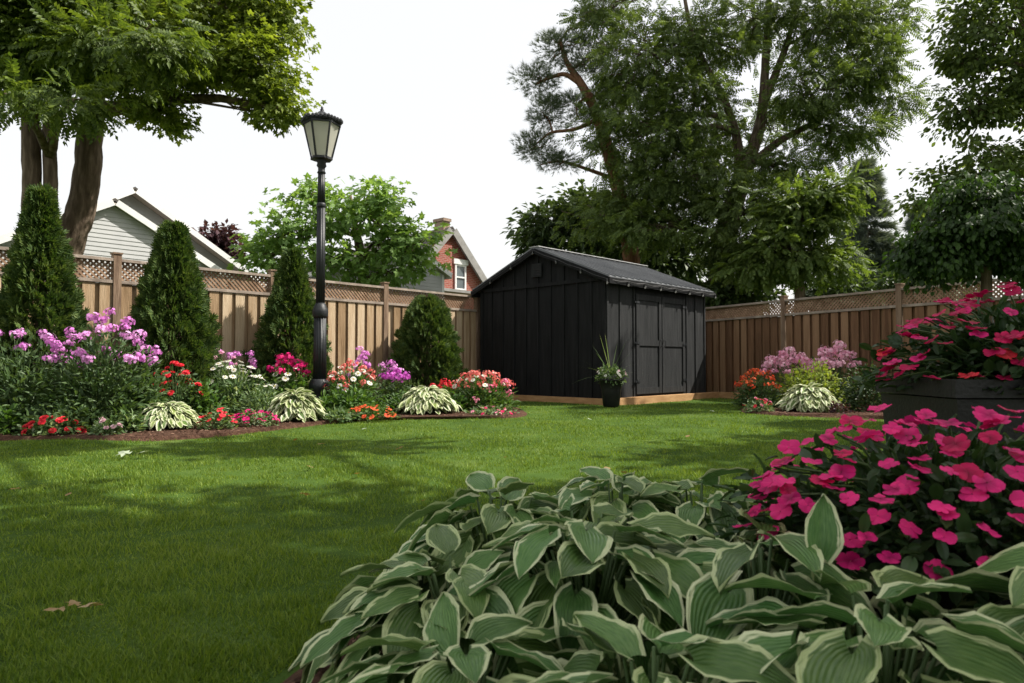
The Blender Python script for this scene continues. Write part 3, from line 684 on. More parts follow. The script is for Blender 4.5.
# ------------------------------------------------------------------ houses beyond the fence
DN = np.array([.665, .747, 0]); DN /= np.linalg.norm(DN); BK = np.array([-DN[1], DN[0], 0])
def gable_house(root, apex, half, slope, depth, wallm, roofm, trimm, soff, over=.3, zb=0, lap=.11, brick=False, trimw=.16, pre=''):
    A2 = np.array([apex[0], apex[1], 0]); za = apex[2]
    w = half-over; zeave = za-slope*half
    ztop = za-.16
    ch = []
    fn = -BK
    if brick:
        f = lambda s, z, d=0: A2+DN*s+BK*d+np.array([0, 0, z])
        zw = ztop-slope*w
        V = np.array([f(-w, zb), f(w, zb), f(w, zw), f(0, ztop), f(-w, zw), f(-w, zb, depth), f(w, zb, depth), f(w, zw, depth), f(0, ztop, depth), f(-w, zw, depth)])
        uv = np.array([[-w, zb], [w, zb], [w, zw], [0, ztop], [-w, zw]]+[[-w+9, zb], [w+9, zb], [w+9, zw], [9, ztop], [-w+9, zw]])
        ch = [(V, [np.array([[0, 1, 2, 3, 4], [9, 8, 7, 6, 5]]), np.array([[1, 6, 7, 2], [5, 0, 4, 9]])], uv)]
        wall = build('wall', ch, wallm, root)
    else:
        z = zb; P = []
        zw = ztop-slope*w
        while z < ztop-.02:
            z1 = min(z+lap, ztop)
            wa = w if z <= zw else (ztop-z)/slope; wb = w if z1 <= zw else (ztop-z1)/slope
            o1 = fn*.016
            b_ = np.array([0, 0, 1.])
            V = np.array([A2-DN*wa+o1+b_*z, A2+DN*wa+o1+b_*z, A2+DN*wb+fn*.003+b_*z1, A2-DN*wb+fn*.003+b_*z1, A2-DN*wa+b_*z, A2+DN*wa+b_*z])
            P.append((V, np.array([[0, 1, 2, 3], [0, 4, 5, 1]])))
            # side wall courses
            if z < zw:
                zz1 = min(z1, zw)
                e = A2+DN*w
                V = np.array([e+DN*.016+b_*z, e+DN*.016+BK*depth+b_*z, e+DN*.003+BK*depth+b_*zz1, e+DN*.003+b_*zz1]); P.append((V, np.array([[0, 1, 2, 3]])))
                e = A2-DN*w
                V = np.array([e-DN*.016+b_*z, e-DN*.016+BK*depth+b_*z, e-DN*.003+BK*depth+b_*zz1, e-DN*.003+b_*zz1]); P.append((V, np.array([[3, 2, 1, 0]])))
            z = z1
        f = lambda s, z, d=0: A2+DN*s+BK*d+np.array([0, 0, z])
        V = np.array([f(-w+.01, zb, depth), f(w-.01, zb, depth), f(w-.01, zw, depth), f(0, ztop, depth), f(-w+.01, zw, depth)]); P.append((V, np.array([[4, 3, 2, 1, 0]])))
        wall = build('wall', P, wallm, root)
        build('corner_trim', [fbox(A2+DN*w, DN, fn, -.08, .02, .012, .03, zb, zw), fbox(A2-DN*w, DN, fn, -.02, .08, .012, .03, zb, zw)], trimm, wall)
    rs = []; tr = []; sf = []
    for sg in (-1, 1):
        p0 = A2+DN*half*sg+fn*over+np.array([0, 0, zeave]); p1 = A2+fn*over+np.array([0, 0, za])
        q0, q1 = p0+BK*(depth+2*over), p1+BK*(depth+2*over)
        th = np.array([0, 0, -.07])
        V = np.array([p0+th, q0+th, q1+th, p1+th, p0, q0, q1, p1]); rs.append((V, BOXF if sg < 0 else BOXF[:, ::-1]))
        tr.append(beam(p0+fn*.012+[0, 0, -.09], p1+DN*sg*trimw*.25+fn*.012+[0, 0, -.09-slope*trimw*.25], .024, trimw)); tr.append(beam(p0+DN*sg*.012+[0, 0, -.12], q0+DN*sg*.012+[0, 0, -.12], .024, .14))
        V = np.array([p0, p1, p1+BK*over, p0+BK*over])+[0, 0, -.12]; V2 = V+[0, 0, -.03]
        sf.append((np.vstack([V2, V]), BOXF))
    ro = build('roof', rs, roofm, root)
    build('fascia', tr, trimm, ro); build('soffit', sf, soff, ro)
    return wall, ro
h1 = thing('grey_house', (*at(117, 200, 17)[:2], 0), 'grey clapboard house with white trimmed gables behind the left fence', 'house')
gable_house(h1, at(113, 199, 17), 3.1, .55, 6, M['siding'], M['shingle'], M['white_trim'], M['beige'], over=.16)
w_, r_ = gable_house(h1, at(130, 189, 19.5), 4.6, .60, 5, M['siding'], M['shingle'], M['white_trim'], M['beige'], over=.4)
e = at(225, 269, 19.0); build('downspout', [tube([e+[-.1, 0, -.1], e+[-.25, 0, -.25], e+[-.4, -.1, -.35], e+[-.4, -.1, -3.2]], .045, 8)], M['white_trim'], h1)
h2 = thing('brick_house', (*at(449, 227, 30)[:2], 0), 'red brick house with steep grey bargeboards and chimney far behind the fence', 'house')
w2, r2 = gable_house(h2, at(449, 227, 30), 3.3, 1.05, 6, M['brick'], M['shingle'], M['greytrim'], M['greytrim'], over=.25, brick=True, trimw=.34)
ap = at(449, 227, 30); A2 = ap*[1, 1, 0]
ch = fbox(A2+BK*.5, DN, BK, -.14, .24, -.3, .3, 5.5, ap[2]+.28); ch2 = fbox(A2+BK*.5, DN, BK, -.19, .29, -.35, .35, ap[2]+.29, ap[2]+.42)
def boxuv(c):
    return (c[0], c[1], np.stack([c[0]@DN+c[0]@BK, c[0][:, 2]], -1))
build('chimney', [ch, ch2], M['tanbrick'], r2)
build('chimney_breast', [boxuv(fbox(A2, DN, -BK, -1.0, -.05, .002, .25, 0, 5.9))], M['brick'], w2)
wf = build('window', [fbox(A2, DN, -BK, .32, .40, .01, .08, 4.0, 5.15), fbox(A2, DN, -BK, .92, 1.0, .01, .08, 4.0, 5.15), fbox(A2, DN, -BK, .402, .918, .01, .07, 4.55, 4.61), fbox(A2, DN, -BK, .402, .918, .01, .07, 5.08, 5.15), fbox(A2, DN, -BK, .402, .918, .01, .07, 4.0, 4.08)], M['white_trim'], h2)
build('lintel', [fbox(A2, DN, -BK, .22, 1.10, .01, .11, 5.153, 5.38)], M['white_trim'], wf)
build('pane', [fbox(A2, DN, -BK, .402, .918, .004, .02, 4.0, 5.14)], M['pane'], wf)
build('porch_roof', [fbox(A2, DN, -BK, -2.9, 1.25, .02, .9, 3.78, 3.9)], M['greytrim'], h2)
h3 = thing('clapboard_garage', (*at(412, 248, 22)[:2], 0), 'small pale clapboard garage gable between the leafy tree and brick house', 'garage')
gable_house(h3, at(408, 243, 22), 1.75, .47, 5, M['siding'], M['shingle'], M['white_trim'], M['beige'], over=.2)

# ------------------------------------------------------------------ trees
UPv = np.array([0, 0, 1.])
def curve(p0, p1, sag=0, k=6, wob=.0):
    p0 = np.array(p0, float); p1 = np.array(p1, float); t = np.linspace(0, 1, k)[:, None]
    P = p0+(p1-p0)*t; P[:, 2] += sag*np.sin(np.pi*t[:, 0])
    if wob: P[1:-1] += rng.normal(0, wob, (k-2, 3))
    return P
def tree(name, label, cat, trunks, lobes, tpl, lsize, mat, bark='bark', nleaf=60, crad=.5, flat=.5, droop=.4, hang=0, group=None, limb_r=.12, shell=.5, sizevar=.3, twig_r=.018, upn=1.0, connect=True, nscale=1.0):
    base = np.array(trunks[0][0][0], float)
    root = thing(name, (base[0], base[1], 0), label, cat, group)
    ch = []; allp = []
    for pts, rad in trunks:
        pts = np.array(pts, float)
        k = len(pts); tt = np.linspace(0, k-1, k*5); P = np.stack([np.interp(tt, np.arange(k), pts[:, a]) for a in range(3)], -1)
        for _ in range(3): P[1:-1] = .25*P[:-2]+.5*P[1:-1]+.25*P[2:]
        rr = np.interp(tt, np.arange(k), rad)
        ch.append(tube(P, rr, 12, .06)); allp.append(np.column_stack([P, rr]))
    AP = np.concatenate(allp)
    build('trunk', ch, M[bark], root, smooth=True)
    LP = []; LD = []; lim = []
    for lb in lobes:
        c, r, n = np.array(lb[0], float), np.array(lb[1], float), max(2, int(lb[2]*nscale))
        d = unit(rng.normal(size=(n, 3))); rad = (shell+(1-shell)*rng.uniform(0, 1, (n, 1)))*(1+.12*rng.normal(size=(n, 1)))
        cp = c+d*rad*r
        # limb to the lobe centre from a lower point of the trunk
        if connect:
            dd = np.linalg.norm(AP[:, :3]-c, axis=1)+np.where(AP[:, 2] > c[2]+.3, 3, 0)+np.where(AP[:, 2] < 1.5, 50, 0)
            a = AP[np.argmin(dd)]
            st = a[:3]; lr = min(limb_r, a[3]*.75)
            LPt = curve(st, c, .15*np.linalg.norm(c-st)*.4, 8, .06*np.linalg.norm(r)/2)
            lim.append(tube(LPt, np.linspace(lr, lr*.35, 8), 7))
            for q in cp[::2]:
                kk = LPt[rng.integers(3, 8)]
                lim.append(tube(curve(kk, q, -.05*np.linalg.norm(q-kk), 5, .05), np.linspace(twig_r*1.3, twig_r*.4, 5), 4))
        for q, dq in zip(cp, d):
            m_ = int(nleaf*rng.uniform(.6, 1.4)); cr = crad*rng.uniform(.6, 1.3)
            off = rng.normal(size=(m_, 3)); off = off/np.maximum(1, np.linalg.norm(off, axis=1)[:, None]/1.75)*[cr, cr, cr*flat]*.6
            LP.append(q+off-[0, 0, 1]*(hang*np.abs(rng.normal(size=(m_, 1)))))
            LD.append(unit(off)*.7+dq*.5+rng.normal(0, .35, (m_, 3))-[0, 0, droop])
    LP = np.concatenate(LP); LD = np.concatenate(LD); n = len(LP)
    H = UPv*upn+rng.normal(0, .45, (n, 3))
    build('crown', [bake(tpl, orient(LD, H), LP, lsize*rng.uniform(1-sizevar, 1+sizevar, n))], M[mat], root)
    if lim: build('limbs', lim, M[bark], root, smooth=True)
    return root
def Lb(px, py, Y, rx, ry, n, rd=None):
    s = Y/F; return (at(px, py, Y), (rx*s, (rd or (rx+ry)/2*s), ry*s), n)
def T3(*pts): return [at(*p) for p in pts]
g0 = lambda px, Y: at(px, 363, Y)*[1, 1, 0]

# left pair
tree('maple_tree', 'large maple tree with curved trunk leaning behind the left fence, bright crown above the lamp', 'tree',
     [([g0(60, 13)-[0, 0, .1], at(62, 300, 13), at(66, 245, 13), at(80, 215, 13), at(88, 175, 13), at(90, 120, 13), at(98, 60, 13), at(110, -40, 13), at(120, -120, 13)], [.36, .31, .28, .25, .235, .22, .19, .16, .11])],
     [Lb(150, 60, 12.6, 50, 46, 44), Lb(210, 55, 12.2, 50, 44, 48), Lb(262, 72, 12, 36, 42, 42), Lb(230, 5, 12.5, 64, 42, 55), Lb(284, 15, 12.3, 22, 26, 14), Lb(278, 108, 12, 18, 14, 10), Lb(160, 108, 12.2, 32, 20, 20), Lb(120, 5, 12.4, 70, 45, 40),
      Lb(150, -60, 13, 110, 60, 40)],
     T_maple(), .115, 'maple', nleaf=50, crad=.40, flat=.55, droop=.5, limb_r=.14, shell=.35)
tree('ash_tree', 'tall tree with twin straight trunks and hanging compound leaves at the far left', 'tree',
     [([g0(30, 12)-[0, 0, .1], at(31, 230, 12), at(32, 190, 12), at(31, 130, 12), at(27, 60, 12), at(25, -30, 12), at(20, -120, 12)], [.20, .16, .15, .145, .14, .13, .09]),
      ([g0(44, 12.1)-[0, 0, .1], at(48, 230, 12.1), at(51, 180, 12.1), at(49, 130, 12.1), at(55, 60, 12.1), at(70, -30, 12.1), at(80, -100, 12.1)], [.17, .13, .115, .11, .10, .09, .05])],
     [Lb(15, 35, 11, 50, 40, 50), Lb(65, 45, 11, 42, 36, 44), Lb(110, 52, 10.6, 36, 26, 26), Lb(150, 45, 9.8, 24, 26, 12), Lb(60, -5, 11, 80, 36, 40), Lb(-40, 20, 12, 60, 60, 30), Lb(6, 95, 9.6, 12, 8, 3), Lb(72, 100, 9.6, 12, 8, 4), Lb(20, -70, 12, 90, 50, 24)],
     T_pinnate(5, .22, .30, .10), .29, 'ash', nleaf=26, crad=.42, flat=.55, droop=.35, limb_r=.13, shell=.3)
tree('leafy_tree', 'sparse bright green tree with large leaves behind the fence right of the lamp', 'tree',
     [([g0(365, 21)-[0, 0, .1], at(365, 300, 21), at(362, 260, 21), at(355, 225, 21), at(350, 195, 21)], [.22, .2, .16, .1, .05])],
     [Lb(275, 235, 19.5, 34, 30, 26), Lb(320, 215, 20, 42, 30, 36), Lb(375, 215, 20, 42, 34, 40), Lb(335, 262, 20, 60, 26, 42), Lb(415, 245, 20, 32, 28, 26), Lb(385, 200, 20.5, 22, 20, 12), Lb(262, 255, 19.5, 22, 22, 14), Lb(310, 195, 20, 22, 12, 8), Lb(400, 272, 20, 34, 14, 14), Lb(390, 240, 20, 30, 30, 18)],
     T_maple(), .22, 'catalpa', nleaf=15, crad=.5, flat=.6, droop=.5, limb_r=.07, shell=.25)
tree('purple_leaf_tree', 'small dark purple-leaved tree beside the grey house', 'tree',
     [([g0(222, 28)-[0, 0, .1], at(222, 300, 28), at(222, 250, 28)], [.15, .12, .06])],
     [Lb(220, 242, 28, 17, 22, 22), Lb(208, 255, 28, 12, 12, 8), Lb(234, 256, 28, 12, 14, 8)], T_diamond(), .26, 'purple', nleaf=45, crad=.45, limb_r=.06, shell=.2)
# behind the shed
tree('pine_tree', 'leaning pine with bare orange trunk and sparse grey-green tufts behind the shed', 'tree',
     [([g0(640, 23)-[0, 0, .1], at(634, 280, 23), at(628, 235, 23), at(620, 195, 23), at(608, 150, 23), at(596, 110, 23), at(580, 82, 23), at(566, 62, 23), at(560, 40, 23)], [.32, .29, .27, .25, .22, .19, .14, .09, .05]),
      ([at(582, 85, 23), at(565, 73, 23), at(548, 78, 23), at(535, 85, 23)], [.1, .08, .06, .03]), ([at(600, 118, 23), at(575, 130, 23), at(550, 132, 23), at(535, 145, 23)], [.08, .06, .05, .02]),
      ([at(617, 180, 23), at(590, 170, 23), at(560, 160, 23), at(540, 165, 23)], [.08, .06, .04, .02])],
     [Lb(560, 48, 23, 22, 18, 14), Lb(540, 78, 23, 20, 16, 12), Lb(590, 58, 23, 28, 26, 20), Lb(545, 112, 23, 22, 14, 11), Lb(534, 148, 23, 18, 14, 10), Lb(585, 20, 23.5, 22, 18, 10), Lb(575, 105, 23, 22, 16, 9), Lb(556, 160, 23, 20, 10, 8), Lb(605, 95, 23.4, 22, 26, 14)],
     T_tuft(11, .02, .8), .22, 'pine', bark='barkpine', nleaf=60, crad=.40, flat=.5, droop=-.5, limb_r=.07, shell=.3, twig_r=.022)
tree('walnut_tree', 'huge broad walnut tree with forked dark limbs towering behind the shed', 'tree',
     [([g0(722, 22)-[0, 0, .1], at(720, 290, 22), at(724, 240, 22), at(735, 200, 22), at(748, 165, 22), at(762, 120, 22), at(765, 70, 22), at(768, 10, 22), at(775, -60, 22)], [.50, .42, .38, .31, .22, .17, .13, .09, .06]),
      ([at(740, 185, 22), at(738, 140, 22), at(725, 100, 21.5), at(705, 65, 21), at(690, 30, 21), at(680, -30, 21)], [.18, .15, .12, .09, .07, .04]),
      ([at(750, 165, 22), at(780, 140, 21.5), at(820, 120, 21), at(850, 95, 21)], [.14, .11, .08, .04]),
      ([at(765, 100, 22), at(785, 50, 22), at(800, 0, 22)], [.14, .1, .06])],
     [Lb(640, 60, 21, 50, 50, 60), Lb(620, 130, 22.5, 46, 50, 50), Lb(660, 130, 21, 48, 46, 60), Lb(700, 40, 21, 50, 46, 55), Lb(690, 175, 21, 50, 36, 50), Lb(640, 195, 22, 55, 38, 55), Lb(745, 210, 20.5, 50, 34, 50),
      Lb(760, 15, 22, 55, 36, 45), Lb(830, 30, 21, 50, 40, 55), Lb(865, 70, 20.5, 38, 38, 42), Lb(810, 90, 20.5, 46, 30, 42), Lb(840, 130, 20.5, 40, 26, 34), Lb(790, 165, 21, 42, 26, 32), Lb(690, 100, 20.5, 36, 34, 34),
      Lb(605, 8, 22, 34, 26, 22), Lb(700, -60, 22, 110, 60, 60), Lb(820, -60, 22, 90, 60, 50), Lb(880, 20, 21, 34, 24, 22), Lb(600, 215, 22, 40, 24, 26), Lb(895, 100, 20.5, 26, 16, 12), Lb(735, 240, 20.5, 44, 26, 30), Lb(660, 225, 21, 46, 26, 34), Lb(765, 130, 23, 40, 30, 20), Lb(715, 140, 23, 30, 30, 20)],
     T_pinnate(5, .2, .28, .085), .38, 'walnut', nleaf=15, crad=.44, flat=.5, droop=.3, limb_r=.11, shell=.4, upn=.7, nscale=1.2)
tree('walnut_sapling', 'lower lighter green tree between the huge walnut and the spruce', 'tree',
     [([g0(800, 19)-[0, 0, .1], at(800, 290, 19), at(798, 240, 19), at(800, 190, 19)], [.16, .14, .1, .05])],
     [Lb(800, 215, 19, 42, 30, 38), Lb(785, 250, 19, 46, 26, 34), Lb(825, 200, 19, 28, 22, 20), Lb(820, 262, 19, 30, 18, 18), Lb(750, 268, 19.3, 30, 18, 14)],
     T_pinnate(5, .15, .30, .11), .38, 'walnut2', nleaf=18, crad=.42, droop=.4, limb_r=.07, shell=.35)
tree('broadleaf_tree', 'dark low tree filling the gap behind the shed roof', 'tree',
     [([g0(585, 26)-[0, 0, .1], at(585, 300, 26), at(590, 240, 26)], [.25, .2, .1])],
     [Lb(555, 225, 26, 36, 20, 26), Lb(590, 215, 26, 40, 30, 34), Lb(540, 245, 26, 22, 14, 10), Lb(640, 245, 25, 55, 30, 45), Lb(680, 262, 25, 40, 22, 26), Lb(600, 250, 26, 50, 20, 26)],
     T_diamond(.26), .30, 'dark', nleaf=60, crad=.7, limb_r=.1, shell=.3)
def conifer(name, label, base, H, Rr, mat, tpl, ls, nb, per, cat='tree', group=None, bark='bark', zmin=.3):
    root = thing(name, (base[0], base[1], 0), label, cat, group)
    build('trunk', [tube([base*[1, 1, 0]-[0, 0, .1], base*[1, 1, 0]+[0, 0, H*.5], base*[1, 1, 0]+[0, 0, H*.97]], [Rr*.09, Rr*.06, .015], 8)], M[bark], root)
    P = []; D = []; br = []
    for k in range(nb):
        z = zmin+(H-zmin)*(1-math.sqrt(rng.uniform(0, 1)))**1.0 if False else zmin+(H-zmin)*rng.uniform(0, 1)**1.15
        r = Rr*(1-(z/H))**.85*rng.uniform(.7, 1.1)+.05; a = rng.uniform(0, 6.28)
        d = np.array([math.cos(a), math.sin(a), 0]); t = rng.uniform(.15, 1, per)[:, None]
        c = base*[1, 1, 0]+[0, 0, z]+d*r*t-np.array([0, 0, 1])*(.25*r*t**1.5)+rng.normal(0, .1*r+.03, (per, 3))*[1, 1, .4]
        P.append(c); D.append(d+rng.normal(0, .35, (per, 3))-[0, 0, .25])
        br.append(tube(curve(base*[1, 1, 0]+[0, 0, z], base*[1, 1, 0]+d*r*.95+[0, 0, z-.25*r], 0, 4), np.linspace(.03, .008, 4), 4))
    P = np.concatenate(P); D = np.concatenate(D)
    build('crown', [bake(tpl, orient(D, UPv+rng.normal(0, .4, (len(P), 3))), P, ls*rng.uniform(.7, 1.3, len(P)))], M[mat], root)
    build('limbs', br, M[bark], root)
    return root
conifer('spruce_tree', 'grey-green spruce with drooping boughs seen between the walnut and the right hand tree', at(868, 363, 34), at(868, 162, 34)[2], 2.9, 'spruce', T_tuft(9, .035, .6), .55, 230, 60)
conifer('spruce_tree', 'narrow faint dark spruce right behind the weeping tree', at(925, 363, 32), at(925, 205, 32)[2], 2.4, 'spruce', T_tuft(9, .035, .6), .55, 150, 50)
tree('shade_tree', 'dark leafy tree overhanging the right fence, cut off by the right edge', 'tree',
     [([g0(1090, 13.5)-[0, 0, .1], at(1085, 250, 13.5), at(1070, 150, 13.5), at(1040, 50, 13.5), at(1010, -40, 13.5), at(1000, -140, 13.5)], [.32, .28, .25, .2, .14, .07])],
     [Lb(985, 30, 13, 45, 42, 44), Lb(1020, 95, 13, 44, 42, 44), Lb(970, 110, 13, 34, 30, 26), Lb(990, 165, 13, 40, 24, 24), Lb(945, 185, 13.5, 34, 18, 16), Lb(1040, 10, 13, 60, 60, 50), Lb(960, 62, 13, 24, 26, 14), Lb(1060, 150, 13, 50, 60, 40), Lb(920, 205, 13.5, 18, 10, 5),
      Lb(1060, -90, 12, 100, 80, 60)],
     T_ovate(.3), .11, 'walnut', nleaf=58, crad=.38, flat=.5, droop=.6, limb_r=.12, shell=.3, nscale=.8)
tree('weeping_tree', 'small umbrella-shaped weeping tree with a thin trunk in front of the right fence', 'tree',
     [([g0(988, 8.6)-[0, 0, .1], at(988, 330, 8.6), at(986, 280, 8.6), at(988, 250, 8.6), at(987, 220, 8.6)], [.075, .065, .06, .06, .04])],
     [Lb(985, 222, 8.6, 62, 34, 60), Lb(940, 245, 8.6, 36, 28, 36), Lb(1010, 240, 8.6, 50, 32, 45), Lb(1050, 235, 8.6, 40, 36, 34), Lb(975, 195, 8.6, 42, 22, 26), Lb(1020, 190, 8.7, 40, 22, 22)],
     T_ovate(.34), .075, 'mulberry', nleaf=85, crad=.2, flat=.6, droop=1.3, hang=.10, limb_r=.03, twig_r=.009, shell=.45)

def sprig_layer(): pass
# hedge of shrubs beyond the right fence
for k, (px, Y, rx, zt, lab) in enumerate([(735, 21, 40, 262, 'dark shrub behind the right fence beside the shed'), (850, 22, 50, 272, 'dark shrub behind the right fence under the spruce'), (940, 17, 50, 262, 'dark shrub behind the right fence by the weeping tree')]):
    tree('shrub', lab, 'shrub', [([g0(px, Y)-[0, 0, .1], at(px, 330, Y), at(px, 300, Y)], [.1, .08, .04])], [Lb(px, (zt+350)/2, Y, rx, (350-zt)/2, 60), Lb(px-rx*.5, 300, Y, rx*.6, 30, 24)], T_ovate(.3), .2, 'dark', nleaf=60, crad=.4, limb_r=.04, shell=.3, connect=False)
# tall unseen trees added outside the picture, crowns shaped to shade the foreground
SD = np.array([.97, .12]); SEL = 51
def offtree(x, y, label, lobes):
    tree('shade_tree', label, 'tree', [([np.array([x, y, -.1]), np.array([x, y, 3.]), np.array([x-.3, y, 6.]), np.array([x-.6, y, 9.])], [.35, .3, .22, .1])], lobes, T_ovate(.34, -.1), .24, 'walnut', nleaf=38, crad=.6, flat=.5, limb_r=.14, shell=.25)
offtree(10.5, 1.0, 'unseen large shade tree added outside the right edge of the picture', [((3.2, 2.0, 8), (1.6, 1.2, .9), 30), ((4.8, 3.1, 8.2), (1.6, 1.1, .9), 24), ((6.4, 2.0, 8), (1.7, 1.2, 1.), 34), ((8, 3.2, 8.4), (1.6, 1.2, .9), 34), ((5.9, 4.2, 8.4), (1.3, .5, .7), 12), ((7.8, 4.7, 8.2), (1.2, .6, .8), 12), ((3.4, 4.4, 8.6), (1.0, .5, .6), 7), ((2.0, 6.9, 8.4), (1.3, .22, .4), 9), ((4.9, 7.1, 8.4), (1.5, .25, .4), 11), ((9.4, 4.3, 8.6), (1.4, 1.1, .9), 24), ((8.6, 6.2, 8.2), (1.3, .6, .6), 12), ((9.9, 7.5, 7.8), (1.4, .8, .7), 20), ((9.2, 1.4, 8.6), (1.6, 1.2, 1.), 24)])
offtree(-2.5, -4.0, 'unseen large shade tree added behind the viewer', [((-2.6, -.8, 7.5), (1.8, 1.4, .9), 26), ((1.5, -2.2, 7), (2., 1.4, 1.), 26), ((-1, -3.6, 6.5), (2.2, 1.4, 1.), 30), ((-2, -4.8, 4.6), (3., 1.0, 2.2), 40), ((2.8, -4.8, 4.2), (3., 1., 2.4), 40)])

# ------------------------------------------------------------------ cedars in the bed
def arborvitae(px, Y, ptop, rpx, label, n=5200, rd=0):
    b = g0(px, Y); H = at(px, ptop, Y)[2]; Rr = rpx*Y/F
    root = thing('cedar_shrub', b, label, 'shrub', 'cone-shaped cedars in front of the left fence')
    build('stem', [tube([b-[0, 0, .05], b+[0, 0, H*.5], b+[0, 0, H*.92]], [.05, .035, .008], 8)], M['bark'], root)
    z = rng.uniform(0.02, 1, n)**1.05; a = rng.uniform(0, 6.28, n)
    prof = np.minimum(1, (1-z)*1.06+.01)**1.05*(.82+.18*np.minimum(z/.2, 1))
    if rd: prof = (1-rd)*prof+rd*np.sqrt(np.maximum(0, 1-np.maximum(0, z-.25)**2/.5625))
    lump = .94+.10*np.sin(a*3+z*9+px)+.13*np.sin(a*6-z*19+px)+.10*np.sin(a*9+z*33)
    r = Rr*prof*lump*(.68+.36*rng.uniform(0, 1, n)**.6)+.015
    P = np.stack([b[0]+r*np.cos(a), b[1]+r*np.sin(a), H*z*.97+.02], -1)
    D = np.stack([np.cos(a)*.75, np.sin(a)*.75, np.full(n, .75)], -1)+rng.normal(0, .32, (n, 3))
    tang = np.stack([-np.sin(a), np.cos(a), np.zeros(n)], -1)
    Hn = tang*rng.choice([-1, 1], (n, 1))+rng.normal(0, .5, (n, 3))
    build('foliage', [bake(T_spray(), orient(D, Hn), P, .15*rng.uniform(.6, 1.3, n))], M['cedar'], root)
    k = 60; zz = rng.uniform(.05, .85, k); aa = rng.uniform(0, 6.28, k)
    build('branches', [tube(curve(b+[0, 0, H*q*.9], b+np.array([math.cos(w)*Rr*(1-q)*.8, math.sin(w)*Rr*(1-q)*.8, H*q+.12]), 0, 3), [.012, .008, .004], 4) for q, w in zip(zz, aa)], M['twig'], root)
arborvitae(38, 8.2, 190, 52, 'tallest cone-shaped cedar, at the far left behind the purple phlox', 6500)
arborvitae(172, 9.2, 226, 45, 'broad cone-shaped cedar left of the lamp, above the red flowers', 6500, .2)
arborvitae(291, 10.8, 252, 44, 'cone-shaped cedar directly behind the lamp post', 5000)
arborvitae(427, 12.8, 299, 31, 'shortest and roundest cedar, nearest the black shed', 5000, .75)

